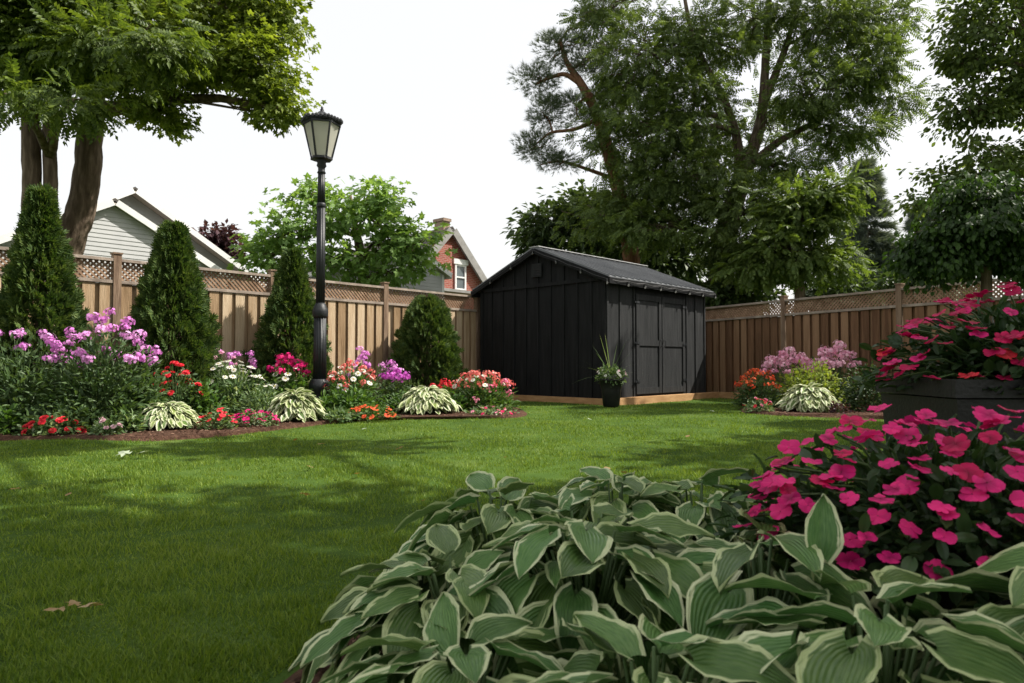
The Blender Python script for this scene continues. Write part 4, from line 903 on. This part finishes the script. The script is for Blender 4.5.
# ------------------------------------------------------------------ bed plants
def mound(name, label, cat, px, Y, rpx, ptop, leaf, tpl, ls, nl, flowers=(), group=None, surfb=.55, dirup=.6, stems=14, zlow=0., ry=None, base=None):
    b = g0(px, Y) if base is None else np.array(base, float); b = b.copy(); b[2] = b[2] if base is not None else .02
    H = (at(px, ptop, Y)[2]-b[2]) if base is None else ptop
    Rx = rpx*Y/F if base is None else rpx; Ry = ry or Rx*.8
    root = thing(name, b, label, cat, group)
    a = rng.uniform(0, 6.28, nl); rho = rng.uniform(0, 1, nl)**.5
    s = surfb+(1-surfb)*rng.uniform(0, 1, nl)
    lump = 1+.12*np.sin(a*3+px)+.10*np.sin(a*5+2*px)
    el = rng.uniform(0, 1, nl)          # sine of elevation
    ca = np.sqrt(1-el**2)
    x = Rx*ca*np.cos(a)*s*lump; y = Ry*ca*np.sin(a)*s*lump; z = H*(zlow+(1-zlow)*el*s*(.92+.10*np.sin(a*4+el*6+px)))
    P = np.stack([x, y, z], -1)+b+rng.normal(0, .02, (nl, 3)); P[:, 2] = np.maximum(P[:, 2], b[2]+.015)
    D = np.stack([np.cos(a)*ca, np.sin(a)*ca, el*dirup+.1], -1)+rng.normal(0, .4, (nl, 3))
    build('leaves', smooth=(leaf == 'impleaf'), chunks=[bake(tpl, orient(D, UPv+np.stack([np.cos(a), np.sin(a), 0*a], -1)*.5+rng.normal(0, .35, (nl, 3))), P, ls*rng.uniform(.6, 1.25, nl))], mats=M[leaf], parent=root)
    if stems:
        st = []
        for k in range(stems):
            aa = rng.uniform(0, 6.28); e_ = rng.uniform(.5, 1); c_ = math.sqrt(1-e_**2)
            st.append(tube([b+[0, 0, -.02], b+np.array([Rx*c_*math.cos(aa)*.5, Ry*c_*math.sin(aa)*.5, H*e_*.55]), b+np.array([Rx*c_*math.cos(aa)*.85, Ry*c_*math.sin(aa)*.85, H*e_*.88])], [.007, .005, .004], 4))
    fst = []; nput = 0; extra = {}
    for (kind, col, n, size, e0, e1, lift) in flowers:
        placed = []; tries = 0
        while len(placed) < n and tries < n*40:
            tries += 1
            aa = random.uniform(0, 6.28) if (kind != 'imp' or random.random() < .45) else random.uniform(2.9, 6.5); e_ = random.uniform(e0, e1); c_ = math.sqrt(1-e_**2)
            q = b+np.array([Rx*c_*math.cos(aa), Ry*c_*math.sin(aa), H*e_])*(random.uniform(.95, 1.04)+(.06 if lift == .045 else 0))+[0, 0, lift*random.uniform(.3, 1)]
            if any(np.linalg.norm(q-o) < size*(.86 if lift == .045 else .62) for o in placed): continue
            placed.append(q)
            nn = np.array([math.cos(aa)*c_*.8, math.sin(aa)*c_*.8-.25, .55+e_*.5])+np.array([random.gauss(0, .2) for _ in range(3)])
            if kind == 'imp': nn = np.array([math.cos(aa)*c_*.45, math.sin(aa)*c_*.45-.12, 1.])+np.array([random.gauss(0, .28), random.gauss(0, .28), 0])
            if kind in ('phlox', 'cluster'): nn = np.array([random.gauss(0, .2), random.gauss(0, .2), 1])
            if nput >= 98: extra.setdefault((kind, col), []).append((q, nn, size*random.uniform(.78, 1.2))); continue
            nput += 1
            put_flower(root, q, nn, size*random.uniform(.78, 1.2), kind, col)
            if lift > .03 or kind == 'phlox': fst.append(tube([b+(q-b)*.55, b+(q-b)*.8+[0, 0, .02], q-[0, 0, .01]], [.004, .003, .003], 4))
    if extra:
        ch = []; cols_ = []
        for (kind, col), L in extra.items():
            cols_.append(M[col])
            for q, nn, sz in L:
                tp = fl_impatiens(random.randrange(3))[0]; nn = unit(np.array(nn)); hx = unit(np.cross(rng.normal(size=3), nn)); hy = np.cross(nn, hx)
                ch.append((tp[0]@np.stack([hx, hy, nn])*sz+q, tp[1], None, len(cols_)-1))
        tag(build('flowers', ch, cols_, root, smooth=True), kind='stuff')
    if stems: build('stems', st+fst, M['rachis'], root)
    return root
narrow = T_diamond(.13, .04, .4); ov = T_ovate(.27, -.12)
G1 = 'flowering plants in the left bed'
mound('phlox', 'tall lilac phlox clump at the left edge below the tallest cedar', 'phlox', 22, 7.5, 72, 335, 'phloxleaf', T_ovate(.16), .10, 2600, [('phlox', 'lilac', 18, .155, .6, 1, .07)], stems=30, surfb=.35)
mound('phlox', 'tallest lilac phlox clump, full of flower heads, at the fence post', 'phlox', 103, 7.6, 62, 322, 'phloxleaf', T_ovate(.16), .10, 2800, [('phlox', 'lilac', 30, .16, .55, 1, .06)], stems=30, surfb=.35)
mound('impatiens', 'low red impatiens alone at the mulch edge, lower left', 'impatiens', 54, 6.95, 27, 417, 'whiteleaf', ov, .05, 420, [('double', 'red', 30, .065, .15, 1, .012)])
mound('impatiens', 'small pale pink impatiens right of the low red one at the mulch edge', 'impatiens', 108, 6.95, 14, 418, 'whiteleaf', ov, .05, 240, [('double', 'palepink', 7, .06, .3, 1, .01)])
mound('groundcover_plant', 'dark green leafy plant at the left picture edge below the phlox', 'plant', 5, 7.0, 20, 405, 'midleaf', ov, .08, 260)
mound('begonia', 'red flowering plant on dark stems right of the tall lilac phlox', 'flowers', 175, 8.4, 30, 366, 'phloxleaf', T_ovate(.2), .07, 900, [('double', 'red', 30, .08, .5, 1, .05)], surfb=.4)
mound('impatiens', 'red and cream impatiens between the cream hosta and the magenta one', 'impatiens', 218, 7.5, 19, 410, 'whiteleaf', ov, .05, 380, [('imp', 'red', 14, .075, .3, 1, .015)])
mound('impatiens', 'magenta impatiens left of the hosta at the lamp base', 'impatiens', 255, 7.9, 25, 411, 'whiteleaf', ov, .05, 420, [('imp', 'magenta', 28, .085, .2, 1, .015)])
mound('phlox', 'single lilac phlox stem between the tall clump and the red flowers', 'phlox', 155, 7.9, 14, 362, 'phloxleaf', T_ovate(.16), .08, 320, [('phlox', 'lilac', 1, .10, .98, 1, .02)], surfb=.2)
mound('daisy_plant', 'broad pale variegated plant topped with white daisies below the fence', 'daisies', 230, 9.3, 40, 363, 'whiteleaf', narrow, .11, 2200, [('daisy', 'white', 44, .085, .62, 1, .05), ('phlox', 'phpink', 4, .08, .85, 1, .16)], surfb=.35, stems=24)
mound('daisy_plant', 'small pale-leaved plant with few white blooms behind the magenta impatiens', 'plant', 262, 8.9, 24, 385, 'whiteleaf', narrow, .09, 700, [('daisy', 'white', 3, .05, .8, 1, .02)])
mound('phlox', 'magenta phlox with white daisies in front of the cedar left of the lamp', 'phlox', 288, 9.9, 28, 362, 'midleaf', T_ovate(.18), .09, 1000, [('phlox', 'magenta', 9, .19, .75, 1, .06), ('daisy', 'white', 14, .085, .5, .9, .04)], surfb=.4)
mound('zinnia', 'coral flowers with white daisies just right of the lamp post', 'flowers', 352, 10.0, 30, 366, 'midleaf', T_ovate(.18), .09, 1300, [('cluster', 'coral', 26, .14, .5, 1, .04), ('daisy', 'white', 20, .085, .4, 1, .04)], surfb=.4)
mound('leafy_plant', 'bushy plain green plant right of the lamp base', 'plant', 350, 9.3, 26, 388, 'midleaf', T_ovate(.22), .09, 900)
mound('impatiens', 'orange-red impatiens along the mulch edge right of the lamp', 'impatiens', 372, 8.9, 25, 405, 'midleaf', ov, .05, 420, [('imp', 'orange', 26, .085, .2, 1, .012)])
mound('phlox', 'loose pale lilac phlox behind the coral flowers, in front of fence', 'phlox', 372, 11.2, 34, 360, 'phloxleaf', T_ovate(.16), .09, 700, [('phlox', 'lilac', 14, .17, .5, 1, .20)], surfb=.3)
mound('phlox', 'bright purple phlox right of the coral flowers by the shortest cedar', 'phlox', 396, 10.4, 20, 374, 'phloxleaf', T_ovate(.16), .09, 700, [('phlox', 'purplef', 9, .19, .75, 1, .05)], surfb=.3)
mound('geranium', 'few red flower balls on stems left of the coral mound', 'flowers', 441, 10.6, 16, 386, 'midleaf', T_ovate(.22), .07, 420, [('cluster', 'red', 7, .15, .7, 1, .10)])
mound('coral_flower_mound', 'rounded green mound topped by coral flowers and daisies nearest the shed', 'flowers', 482, 10.6, 36, 374, 'midleaf', narrow, .10, 2000, [('cluster', 'coral', 30, .15, .55, 1, .035), ('daisy', 'white', 18, .075, .6, 1, .10), ('cluster', 'pink', 10, .17, .25, .7, .02)], surfb=.45, stems=24)
mound('impatiens', 'pink and white impatiens at the mulch tip in front of the coral mound', 'impatiens', 490, 9.7, 24, 407, 'whiteleaf', ov, .05, 300, [('imp', 'pink', 9, .06, .3, 1, .012), ('imp', 'crimson', 7, .06, .2, 1, .012)])
for px_, Y_, rx_, pt_, lf_, lab_ in [
    (140, 7.9, 26, 384, 'midleaf', 'green leafy filler plant between the tall lilac phlox and the red begonia'),
    (200, 8.6, 24, 378, 'midleaf', 'green leafy filler plant between the red begonia and the daisies'),
    (128, 7.2, 14, 412, 'whiteleaf', 'small pale-edged plant left of the cream-splashed hosta'),
    (66, 7.15, 40, 404, 'phloxleaf', 'dark low foliage under the tall lilac phlox'),
    (262, 9.5, 26, 372, 'phloxleaf', 'leafy stems between the daisies and the magenta phlox'),
    (322, 9.2, 20, 396, 'midleaf', 'green plant hugging the foot of the lamp post'),
    (400, 9.9, 22, 392, 'midleaf', 'green filler plant beneath the bright purple phlox'),
    (452, 10.3, 18, 392, 'midleaf', 'green filler plant under the red flower balls'),
    (340, 8.75, 20, 412, 'whiteleaf', 'pale low plant at the mulch edge just right of the lamp')]:
    mound('filler_plant', lab_, 'plant', px_, Y_, rx_, pt_, lf_, T_ovate(.22), .085, 900 if rx_ > 22 else 500, surfb=.35)
mound('phlox', 'sparse pale lilac phlox stems against the fence between the second and third cedar', 'phlox', 232, 9.9, 30, 352, 'phloxleaf', T_ovate(.16), .09, 500, [('phlox', 'lilac', 9, .14, .6, 1, .16)], surfb=.3)
# right bed
mound('marigold', 'orange flowering plant at the left end of the right bed', 'flowers', 757, 11.2, 24, 372, 'phloxleaf', T_ovate(.2), .08, 1100, [('cluster', 'orange', 26, .14, .5, 1, .04)], surfb=.4)
mound('phlox', 'tall pink phlox on the left of the right bed', 'phlox', 788, 12.0, 30, 356, 'phloxleaf', T_ovate(.16), .09, 900, [('phlox', 'phpink', 24, .22, .6, 1, .06)], surfb=.3)
mound('phlox', 'tallest pink phlox, behind the lime shrub of the right bed', 'phlox', 835, 12.0, 30, 352, 'phloxleaf', T_ovate(.16), .09, 900, [('phlox', 'phpink', 24, .22, .6, 1, .08)], surfb=.3)
mound('lime_shrub', 'bright lime-yellow shrub in the middle of the right bed', 'shrub', 812, 11.1, 38, 358, 'limeleaf', T_ovate(.25), .07, 1900, surfb=.4)
mound('impatiens', 'low red and pink impatiens at the left tip of the right bed', 'impatiens', 758, 10.2, 16, 399, 'whiteleaf', ov, .05, 300, [('imp', 'red', 9, .065, .3, 1, .012), ('double', 'pink', 5, .06, .5, 1, .015)])
mound('box_shrub', 'dark rounded shrub at the right end of the right bed', 'shrub', 868, 10.4, 30, 364, 'boxleaf', T_ovate(.25), .06, 2600, surfb=.5)
mound('groundcover_plant', 'thin reddish ground plant between the white hosta and dark shrub', 'plant', 838, 9.9, 12, 402, 'purple', ov, .05, 160)

# hostas
HT = [T_hosta(s, droop=d, cup=c_, bend=b_, W=w_) for s, d, c_, b_, w_ in ((1, .30, .12, .5, .38), (2, .46, .15, -.5, .41), (3, .18, .10, .2, .35), (4, .58, .13, -.2, .38), (5, .34, .18, .8, .37), (6, .38, .09, -.8, .42))]
HTs = [T_hosta(s+20, 5, 6, droop=d, cup=.1, W=.34) for s, d in ((1, .28), (2, .42), (3, .15))]
def hosta(label, b, Rr, H, n, ls, mat, tpls, group, up=0, extra=(), th_rng=(0, 6.2832), name='hosta'):
    b = np.array([b[0], b[1], .03]); root = thing(name, b, label, 'hosta', group)
    P = []; D = []; Hn = []; Sz = []; st = []
    for k in range(n):
        rho = math.sqrt((k+.5)/n); a = k*2.39996+random.uniform(-.25, .25)
        rr = Rr*rho*.72; z = H*(1-.62*rho**2.2)*random.uniform(.86, 1.06)
        d = np.array([math.cos(a), math.sin(a), 0]); p = b+d*rr+[0, 0, z]
        pit = R(30-72*rho+random.uniform(-14, 14))+up
        dd = d*math.cos(pit)+UPv*math.sin(pit); dd = dd+np.array([random.gauss(0, .16), random.gauss(0, .16), 0])
        s = ls*(.72+.42*rho**.6)*random.uniform(.82, 1.15)
        P.append(p); D.append(dd); Hn.append(UPv+d*.3+np.array([random.gauss(0, .28), random.gauss(0, .28), 0])); Sz.append(s)
        st.append(tube([b+d*.03+[0, 0, -.03], b+d*rr*.45+[0, 0, z*.62], p-dd*.01], [ls*.035, ls*.028, ls*.022], 5))
    for k in range(n//3):
        a = random.uniform(0, 6.28); d = np.array([math.cos(a), math.sin(a), 0]); z = H*random.uniform(.12, .42); p = b+d*Rr*random.uniform(.45, .8)+[0, 0, z]
        P.append(p); D.append(d+UPv*random.uniform(-.55, .05)); Hn.append(UPv+d*.5+np.array([random.gauss(0, .3), random.gauss(0, .3), 0])); Sz.append(ls*random.uniform(.7, 1.05))
        st.append(tube([b+d*.03+[0, 0, -.03], b+d*Rr*.3+[0, 0, z*.7], p], [ls*.03, ls*.025, ls*.02], 4))
    for (p, d, hn, s) in extra:
        P.append(np.array(p, float)); D.append(np.array(d, float)); Hn.append(np.array(hn, float)); Sz.append(s)
        st.append(tube([b+[0, 0, -.03], (b+np.array(p))*.5+[0, 0, .02], p], [ls*.035, ls*.03, ls*.025], 5))
    P, D, Hn, Sz = map(np.array, (P, D, Hn, Sz)); idx = rng.integers(0, len(tpls), len(P)); ch = []
    Mx = orient(D, Hn)
    for q in range(len(tpls)):
        k = idx == q
        if k.any(): ch.append(bake(tpls[q], Mx[k], P[k], Sz[k]))
    build('leaves', ch, M[mat], root, smooth=True)
    build('leaf_stalks', st, M['rachis'], root, smooth=True)
    return root
GH = 'variegated hostas in the beds'
hosta('cream-splashed hosta at the mulch edge below the red begonia', g0(168, 7.6), .40, .27, 190, .105, 'hostavar', HTs, GH)
hosta('striped cream hosta at the foot of the lamp post', g0(296, 8.6), .38, .36, 190, .14, 'hostavar', HTs, GH)
hosta('wide white-edged hosta between the lamp and the shed', g0(427, 9.9), .52, .36, 240, .14, 'hostavar', HTs, GH)
hosta('bright white-edged hosta in the right bed below the lime shrub', g0(808, 10.3), .46, .36, 200, .15, 'hostavar', HTs, GH)
GF = 'large cream-edged hostas in the foreground'
for lab, x, y, Rr, H, n, ls in [
    ('leftmost foreground hosta, spilling over the lawn edge', -.12, 1.50, .37, .29, 84, .13),
    ('back left foreground hosta, topmost leaves against the lawn', -.04, 1.86, .34, .37, 72, .135),
    ('back foreground hosta, behind the central one', .30, 1.98, .34, .38, 66, .135),
    ('foreground hosta just left of the magenta impatiens box', .52, 1.92, .28, .38, 50, .135),
    ('central foreground hosta, with leaves pointing at the viewer', .16, 1.48, .36, .385, 74, .14),
    ('foreground hosta in front of the impatiens box, right of centre', .50, 1.40, .32, .36, 62, .145),
    ('lowest left foreground hosta at the bottom picture edge', -.08, 1.18, .30, .25, 64, .135),
    ('foreground hosta at the bottom edge, just right of centre', .20, 1.02, .30, .29, 56, .14),
    ('foreground hosta at the bottom right, below the dark box', .56, 1.06, .32, .36, 66, .14),
    ('rightmost foreground hosta, cut by the picture corner', .92, 1.08, .30, .385, 66, .145)]:
    ex = []
    if 'right of centre' in lab and 'box' in lab: ex = [(at(820, 556, 1.30), (.02, .05, 1), (0, -1, .15), .112)]
    hosta(lab, (x, y), Rr, H, n, ls, 'hosta', HT, GF, extra=ex)

# ------------------------------------------------------------------ planters with impatiens
def box_planter(label, x0, x1, y0, y1, ztop, name='planter_box'):
    root = thing(name, ((x0+x1)/2, (y0+y1)/2, 0), label, 'planter')
    t = .02; z0 = .0
    ins = .05
    V = [];
    for z, i_ in ((0, ins), (ztop-.06, .012)):
        V += [[x0+i_, y0+i_, z], [x1-i_, y0+i_, z], [x1-i_, y1-i_, z], [x0+i_, y1-i_, z]]
    build('box', [(np.array(V), BOXF)], M['planter'], root)
    e = lambda a, b, c, d, za, zb: (np.array([[a, c, za], [b, c, za], [b, d, za], [a, d, za], [a, c, zb], [b, c, zb], [b, d, zb], [a, d, zb]]), BOXF)
    build('rim', [e(x0, x1, y0, y0+t, ztop-.055, ztop), e(x0, x1, y1-t, y1, ztop-.055, ztop), e(x0, x0+t, y0+t+.001, y1-t-.001, ztop-.055, ztop), e(x1-t, x1, y0+t+.001, y1-t-.001, ztop-.055, ztop)], M['planter'], root)
    build('soil', [e(x0+t+.001, x1-t-.001, y0+t+.001, y1-t-.001, ztop-.05, ztop-.03)], M['soil'], root)
    return root
def big_impatiens(label, c, rx, ry, H, nl, cols, nf, fs, ls=.065):
    root = mound('impatiens', label, 'impatiens', 0, 0, rx, H, 'impleaf', T_leaf(.27, .28), ls, nl, [('imp', col, n, fs, .06, .98, .045) for col, n in zip(cols, nf)], surfb=.55, ry=ry, base=c, stems=26)
    return root
box_planter('low black planter box holding the nearest magenta impatiens', .66, 1.36, 1.36, 1.74, .37)
big_impatiens('nearest and largest magenta impatiens, overflowing the low black box', (.99, 1.52, .325), .44, .33, .27, 3000, ['magenta', 'crimson', 'magenta'], [74, 24, 110], .050, .044)
box_planter('tall black planter box in shade at the right edge', 1.33, 2.20, 2.05, 2.50, .70)
big_impatiens('crimson and red impatiens in the tall black box at the right edge', (1.76, 2.28, .65), .48, .28, .31, 2700, ['crimson', 'magenta', 'red', 'crimson'], [64, 20, 14, 70], .058, .048)

# pot beside the shed
def pot():
    b = g0(611, 11.75)
    root = thing('potted_plant', b, 'black urn pot with white flowers and grassy spikes at the shed corner', 'potted plant')
    zt = at(611, 379, 11.75)[2]
    p = build('pot', [lathe(b, [(.10, -.01), (.14, .02), (.17, zt*.6), (.205, zt-.03), (.225, zt-.025), (.225, zt), (.195, zt), (.18, zt-.05)], 28)], M['planter'], root, smooth=True)
    n = 520; d = unit(rng.normal(size=(n, 3))*[1, 1, .7]+[0, 0, .25]); P = b+[0, 0, zt+.04]+d*[.26, .26, .19]*rng.uniform(.5, 1, (n, 1))
    build('foliage', [bake(ov, orient(d+rng.normal(0, .4, (n, 3)), UPv+rng.normal(0, .4, (n, 3))), P, .06*rng.uniform(.7, 1.2, n))], M['whiteleaf'], root)
    for k in range(16):
        dd = unit(np.array([random.gauss(0, 1), random.gauss(-.5, 1), abs(random.gauss(.2, .6))])); put_flower(root, b+[0, 0, zt+.05]+dd*[.27, .27, .20], dd+[0, 0, .3], .055, 'imp', random.choice(['white', 'palepink', 'white', 'coral']))
    ch = []
    for a, l, up in [(-2.9, .62, .12), (-2.6, .60, .45), (.2, .62, .3), (-2.2, .55, 1.0), (-1.9, .72, 1.9), (-2.3, .70, 2.4), (.4, .66, 2.2), (1.2, .6, 1.6), (.1, .45, .8), (2.5, .6, 1.6), (-.5, .55, 1.3), (3.0, .6, .7)]:
        d = unit(np.array([math.cos(a), math.sin(a)*.6, up])); s = unit(np.cross(d, UPv)); V = []; k = 6
        for q in range(k):
            t = q/(k-1); p_ = b+[0, 0, zt+.05]+d*l*t*1.15+np.array([0, 0, -.16*t*t/(up+.6)]); w = .010*(1-t)**.7+.0005; V += [p_-s*w, p_+s*w]
        ch.append((np.array(V), np.array([[2*q, 2*q+1, 2*q+3, 2*q+2] for q in range(k-1)])))
    build('grass_spikes', ch, M['whiteleaf'], root)
pot()

# fallen leaves on the lawn
def lawn_leaf(px, py, size, mat, tpl, label, n=1, name='fallen_leaf', lift=.028, pieces=None, group=None):
    b = gnd(px, py); b[2] = lift
    a = random.uniform(0, 6.28); D = np.array([[math.cos(a), math.sin(a), .15]]); H = np.array([[random.gauss(0, .3), random.gauss(0, .3), 1]])
    ch = [bake(tpl, orient(D, H), np.array([b]), np.array([size]))]
    if pieces:
        for dx, dy, da, s in pieces:
            a2 = da; ch.append(bake(tpl, orient(np.array([[math.cos(a2), math.sin(a2), .2]]), H), np.array([b+[dx, dy, .004]]), np.array([s])))
    o = build(name, ch, M[mat]); o.location = tuple(b)
    me = o.data; me.transform(__import__('mathutils').Matrix.Translation(Vector(tuple(-b))))
    tag(o, label, 'leaf', group)
oak = T_maple()
b = gnd(70, 611)
lawn_leaf(66, 624, .055, 'deadleaf', oak, 'large curled brown leaf alone on the near lawn, lower left', pieces=[(.035, .0, .2, .06), (.02, .01, 2.4, .045), (.06, .008, -.2, .05)], lift=.045)
lawn_leaf(128, 458, .12, 'silverleaf', T_maple(), 'large silvery leaf on the lawn below the pale pink impatiens', pieces=[(.05, .02, .6, .10)], lift=.03)
LS_ = [(17, 493, 'orange'), (65, 500, 'dead'), (505, 461, 'dead'), (398, 452, 'orange'), (608, 473, 'dead'), (627, 477, 'dead'), (312, 471, 'dead'), (318, 447, 'dead'), (358, 478, 'dead'), (296, 443, 'orange'), (421, 506, 'dead'), (302, 499, 'dead'), (361, 432, 'silver'), (654, 430, 'silver'), (686, 440, 'dead'), (560, 408, 'silver'), (712, 413, 'silver'), (590, 421, 'silver')]
for px, py, c in LS_:
    lawn_leaf(px, py, random.uniform(.05, .075)*(1 if py > 445 else 1.25), {'orange': 'orangeleaf', 'dead': 'deadleaf', 'silver': 'silverleaf'}[c], random.choice([oak, T_ovate(.3, .1)]),
              {'orange': 'small orange-brown fallen leaf lying flat on the lawn', 'dead': 'small tan fallen leaf lying on the lawn', 'silver': 'tiny pale fallen leaf on the sunny far lawn'}[c],
              group={'orange': 'small orange fallen leaves', 'dead': 'small tan fallen leaves', 'silver': 'tiny pale fallen leaves'}[c])

# ------------------------------------------------------------------ light, sky, camera
el = R(SEL); az = np.arctan2(SD[0], SD[1])     # azimuth clockwise from +Y
sd = Vector((math.sin(az)*math.cos(el), math.cos(az)*math.cos(el), math.sin(el)))
sun = bpy.data.lights.new('sun', 'SUN'); sun.energy = 5.0; sun.angle = R(.55); sun.color = (1, .95, .86)
so = bpy.data.objects.new('sun', sun); COL.objects.link(so); so.rotation_euler = sd.to_track_quat('Z', 'Y').to_euler(); so.location = (10, 5, 20)
w = bpy.data.worlds.new('World'); S.world = w; w.use_nodes = True; nt = w.node_tree
bg = nt.nodes['Background']
sky = nt.nodes.new('ShaderNodeTexSky'); sky.sky_type = 'NISHITA'; sky.sun_disc = False
sky.sun_elevation = el; sky.sun_rotation = az; sky.air_density = 1.2; sky.dust_density = 4.5; sky.ozone_density = .6
mx = nt.nodes.new('ShaderNodeMix'); mx.data_type = 'RGBA'; mx.inputs[0].default_value = .72
nt.links.new(sky.outputs[0], mx.inputs[6]); mx.inputs[7].default_value = (7.7, 7.6, 7.4, 1)
nt.links.new(mx.outputs[2], bg.inputs[0]); bg.inputs[1].default_value = .10
cam = bpy.data.cameras.new('camera'); cam.lens = 24; cam.sensor_width = 36; cam.clip_end = 2000; cam.clip_start = .05
co = bpy.data.objects.new('camera', cam); COL.objects.link(co); co.location = (0, 0, CAMH); co.rotation_euler = (R(90)+TH, 0, 0)
cam.dof.use_dof = True; cam.dof.focus_distance = 5.5; cam.dof.aperture_fstop = 7.1
S.camera = co
S.view_settings.view_transform = 'Standard'; S.view_settings.look = 'None'; S.view_settings.exposure = .70; S.view_settings.gamma = 1
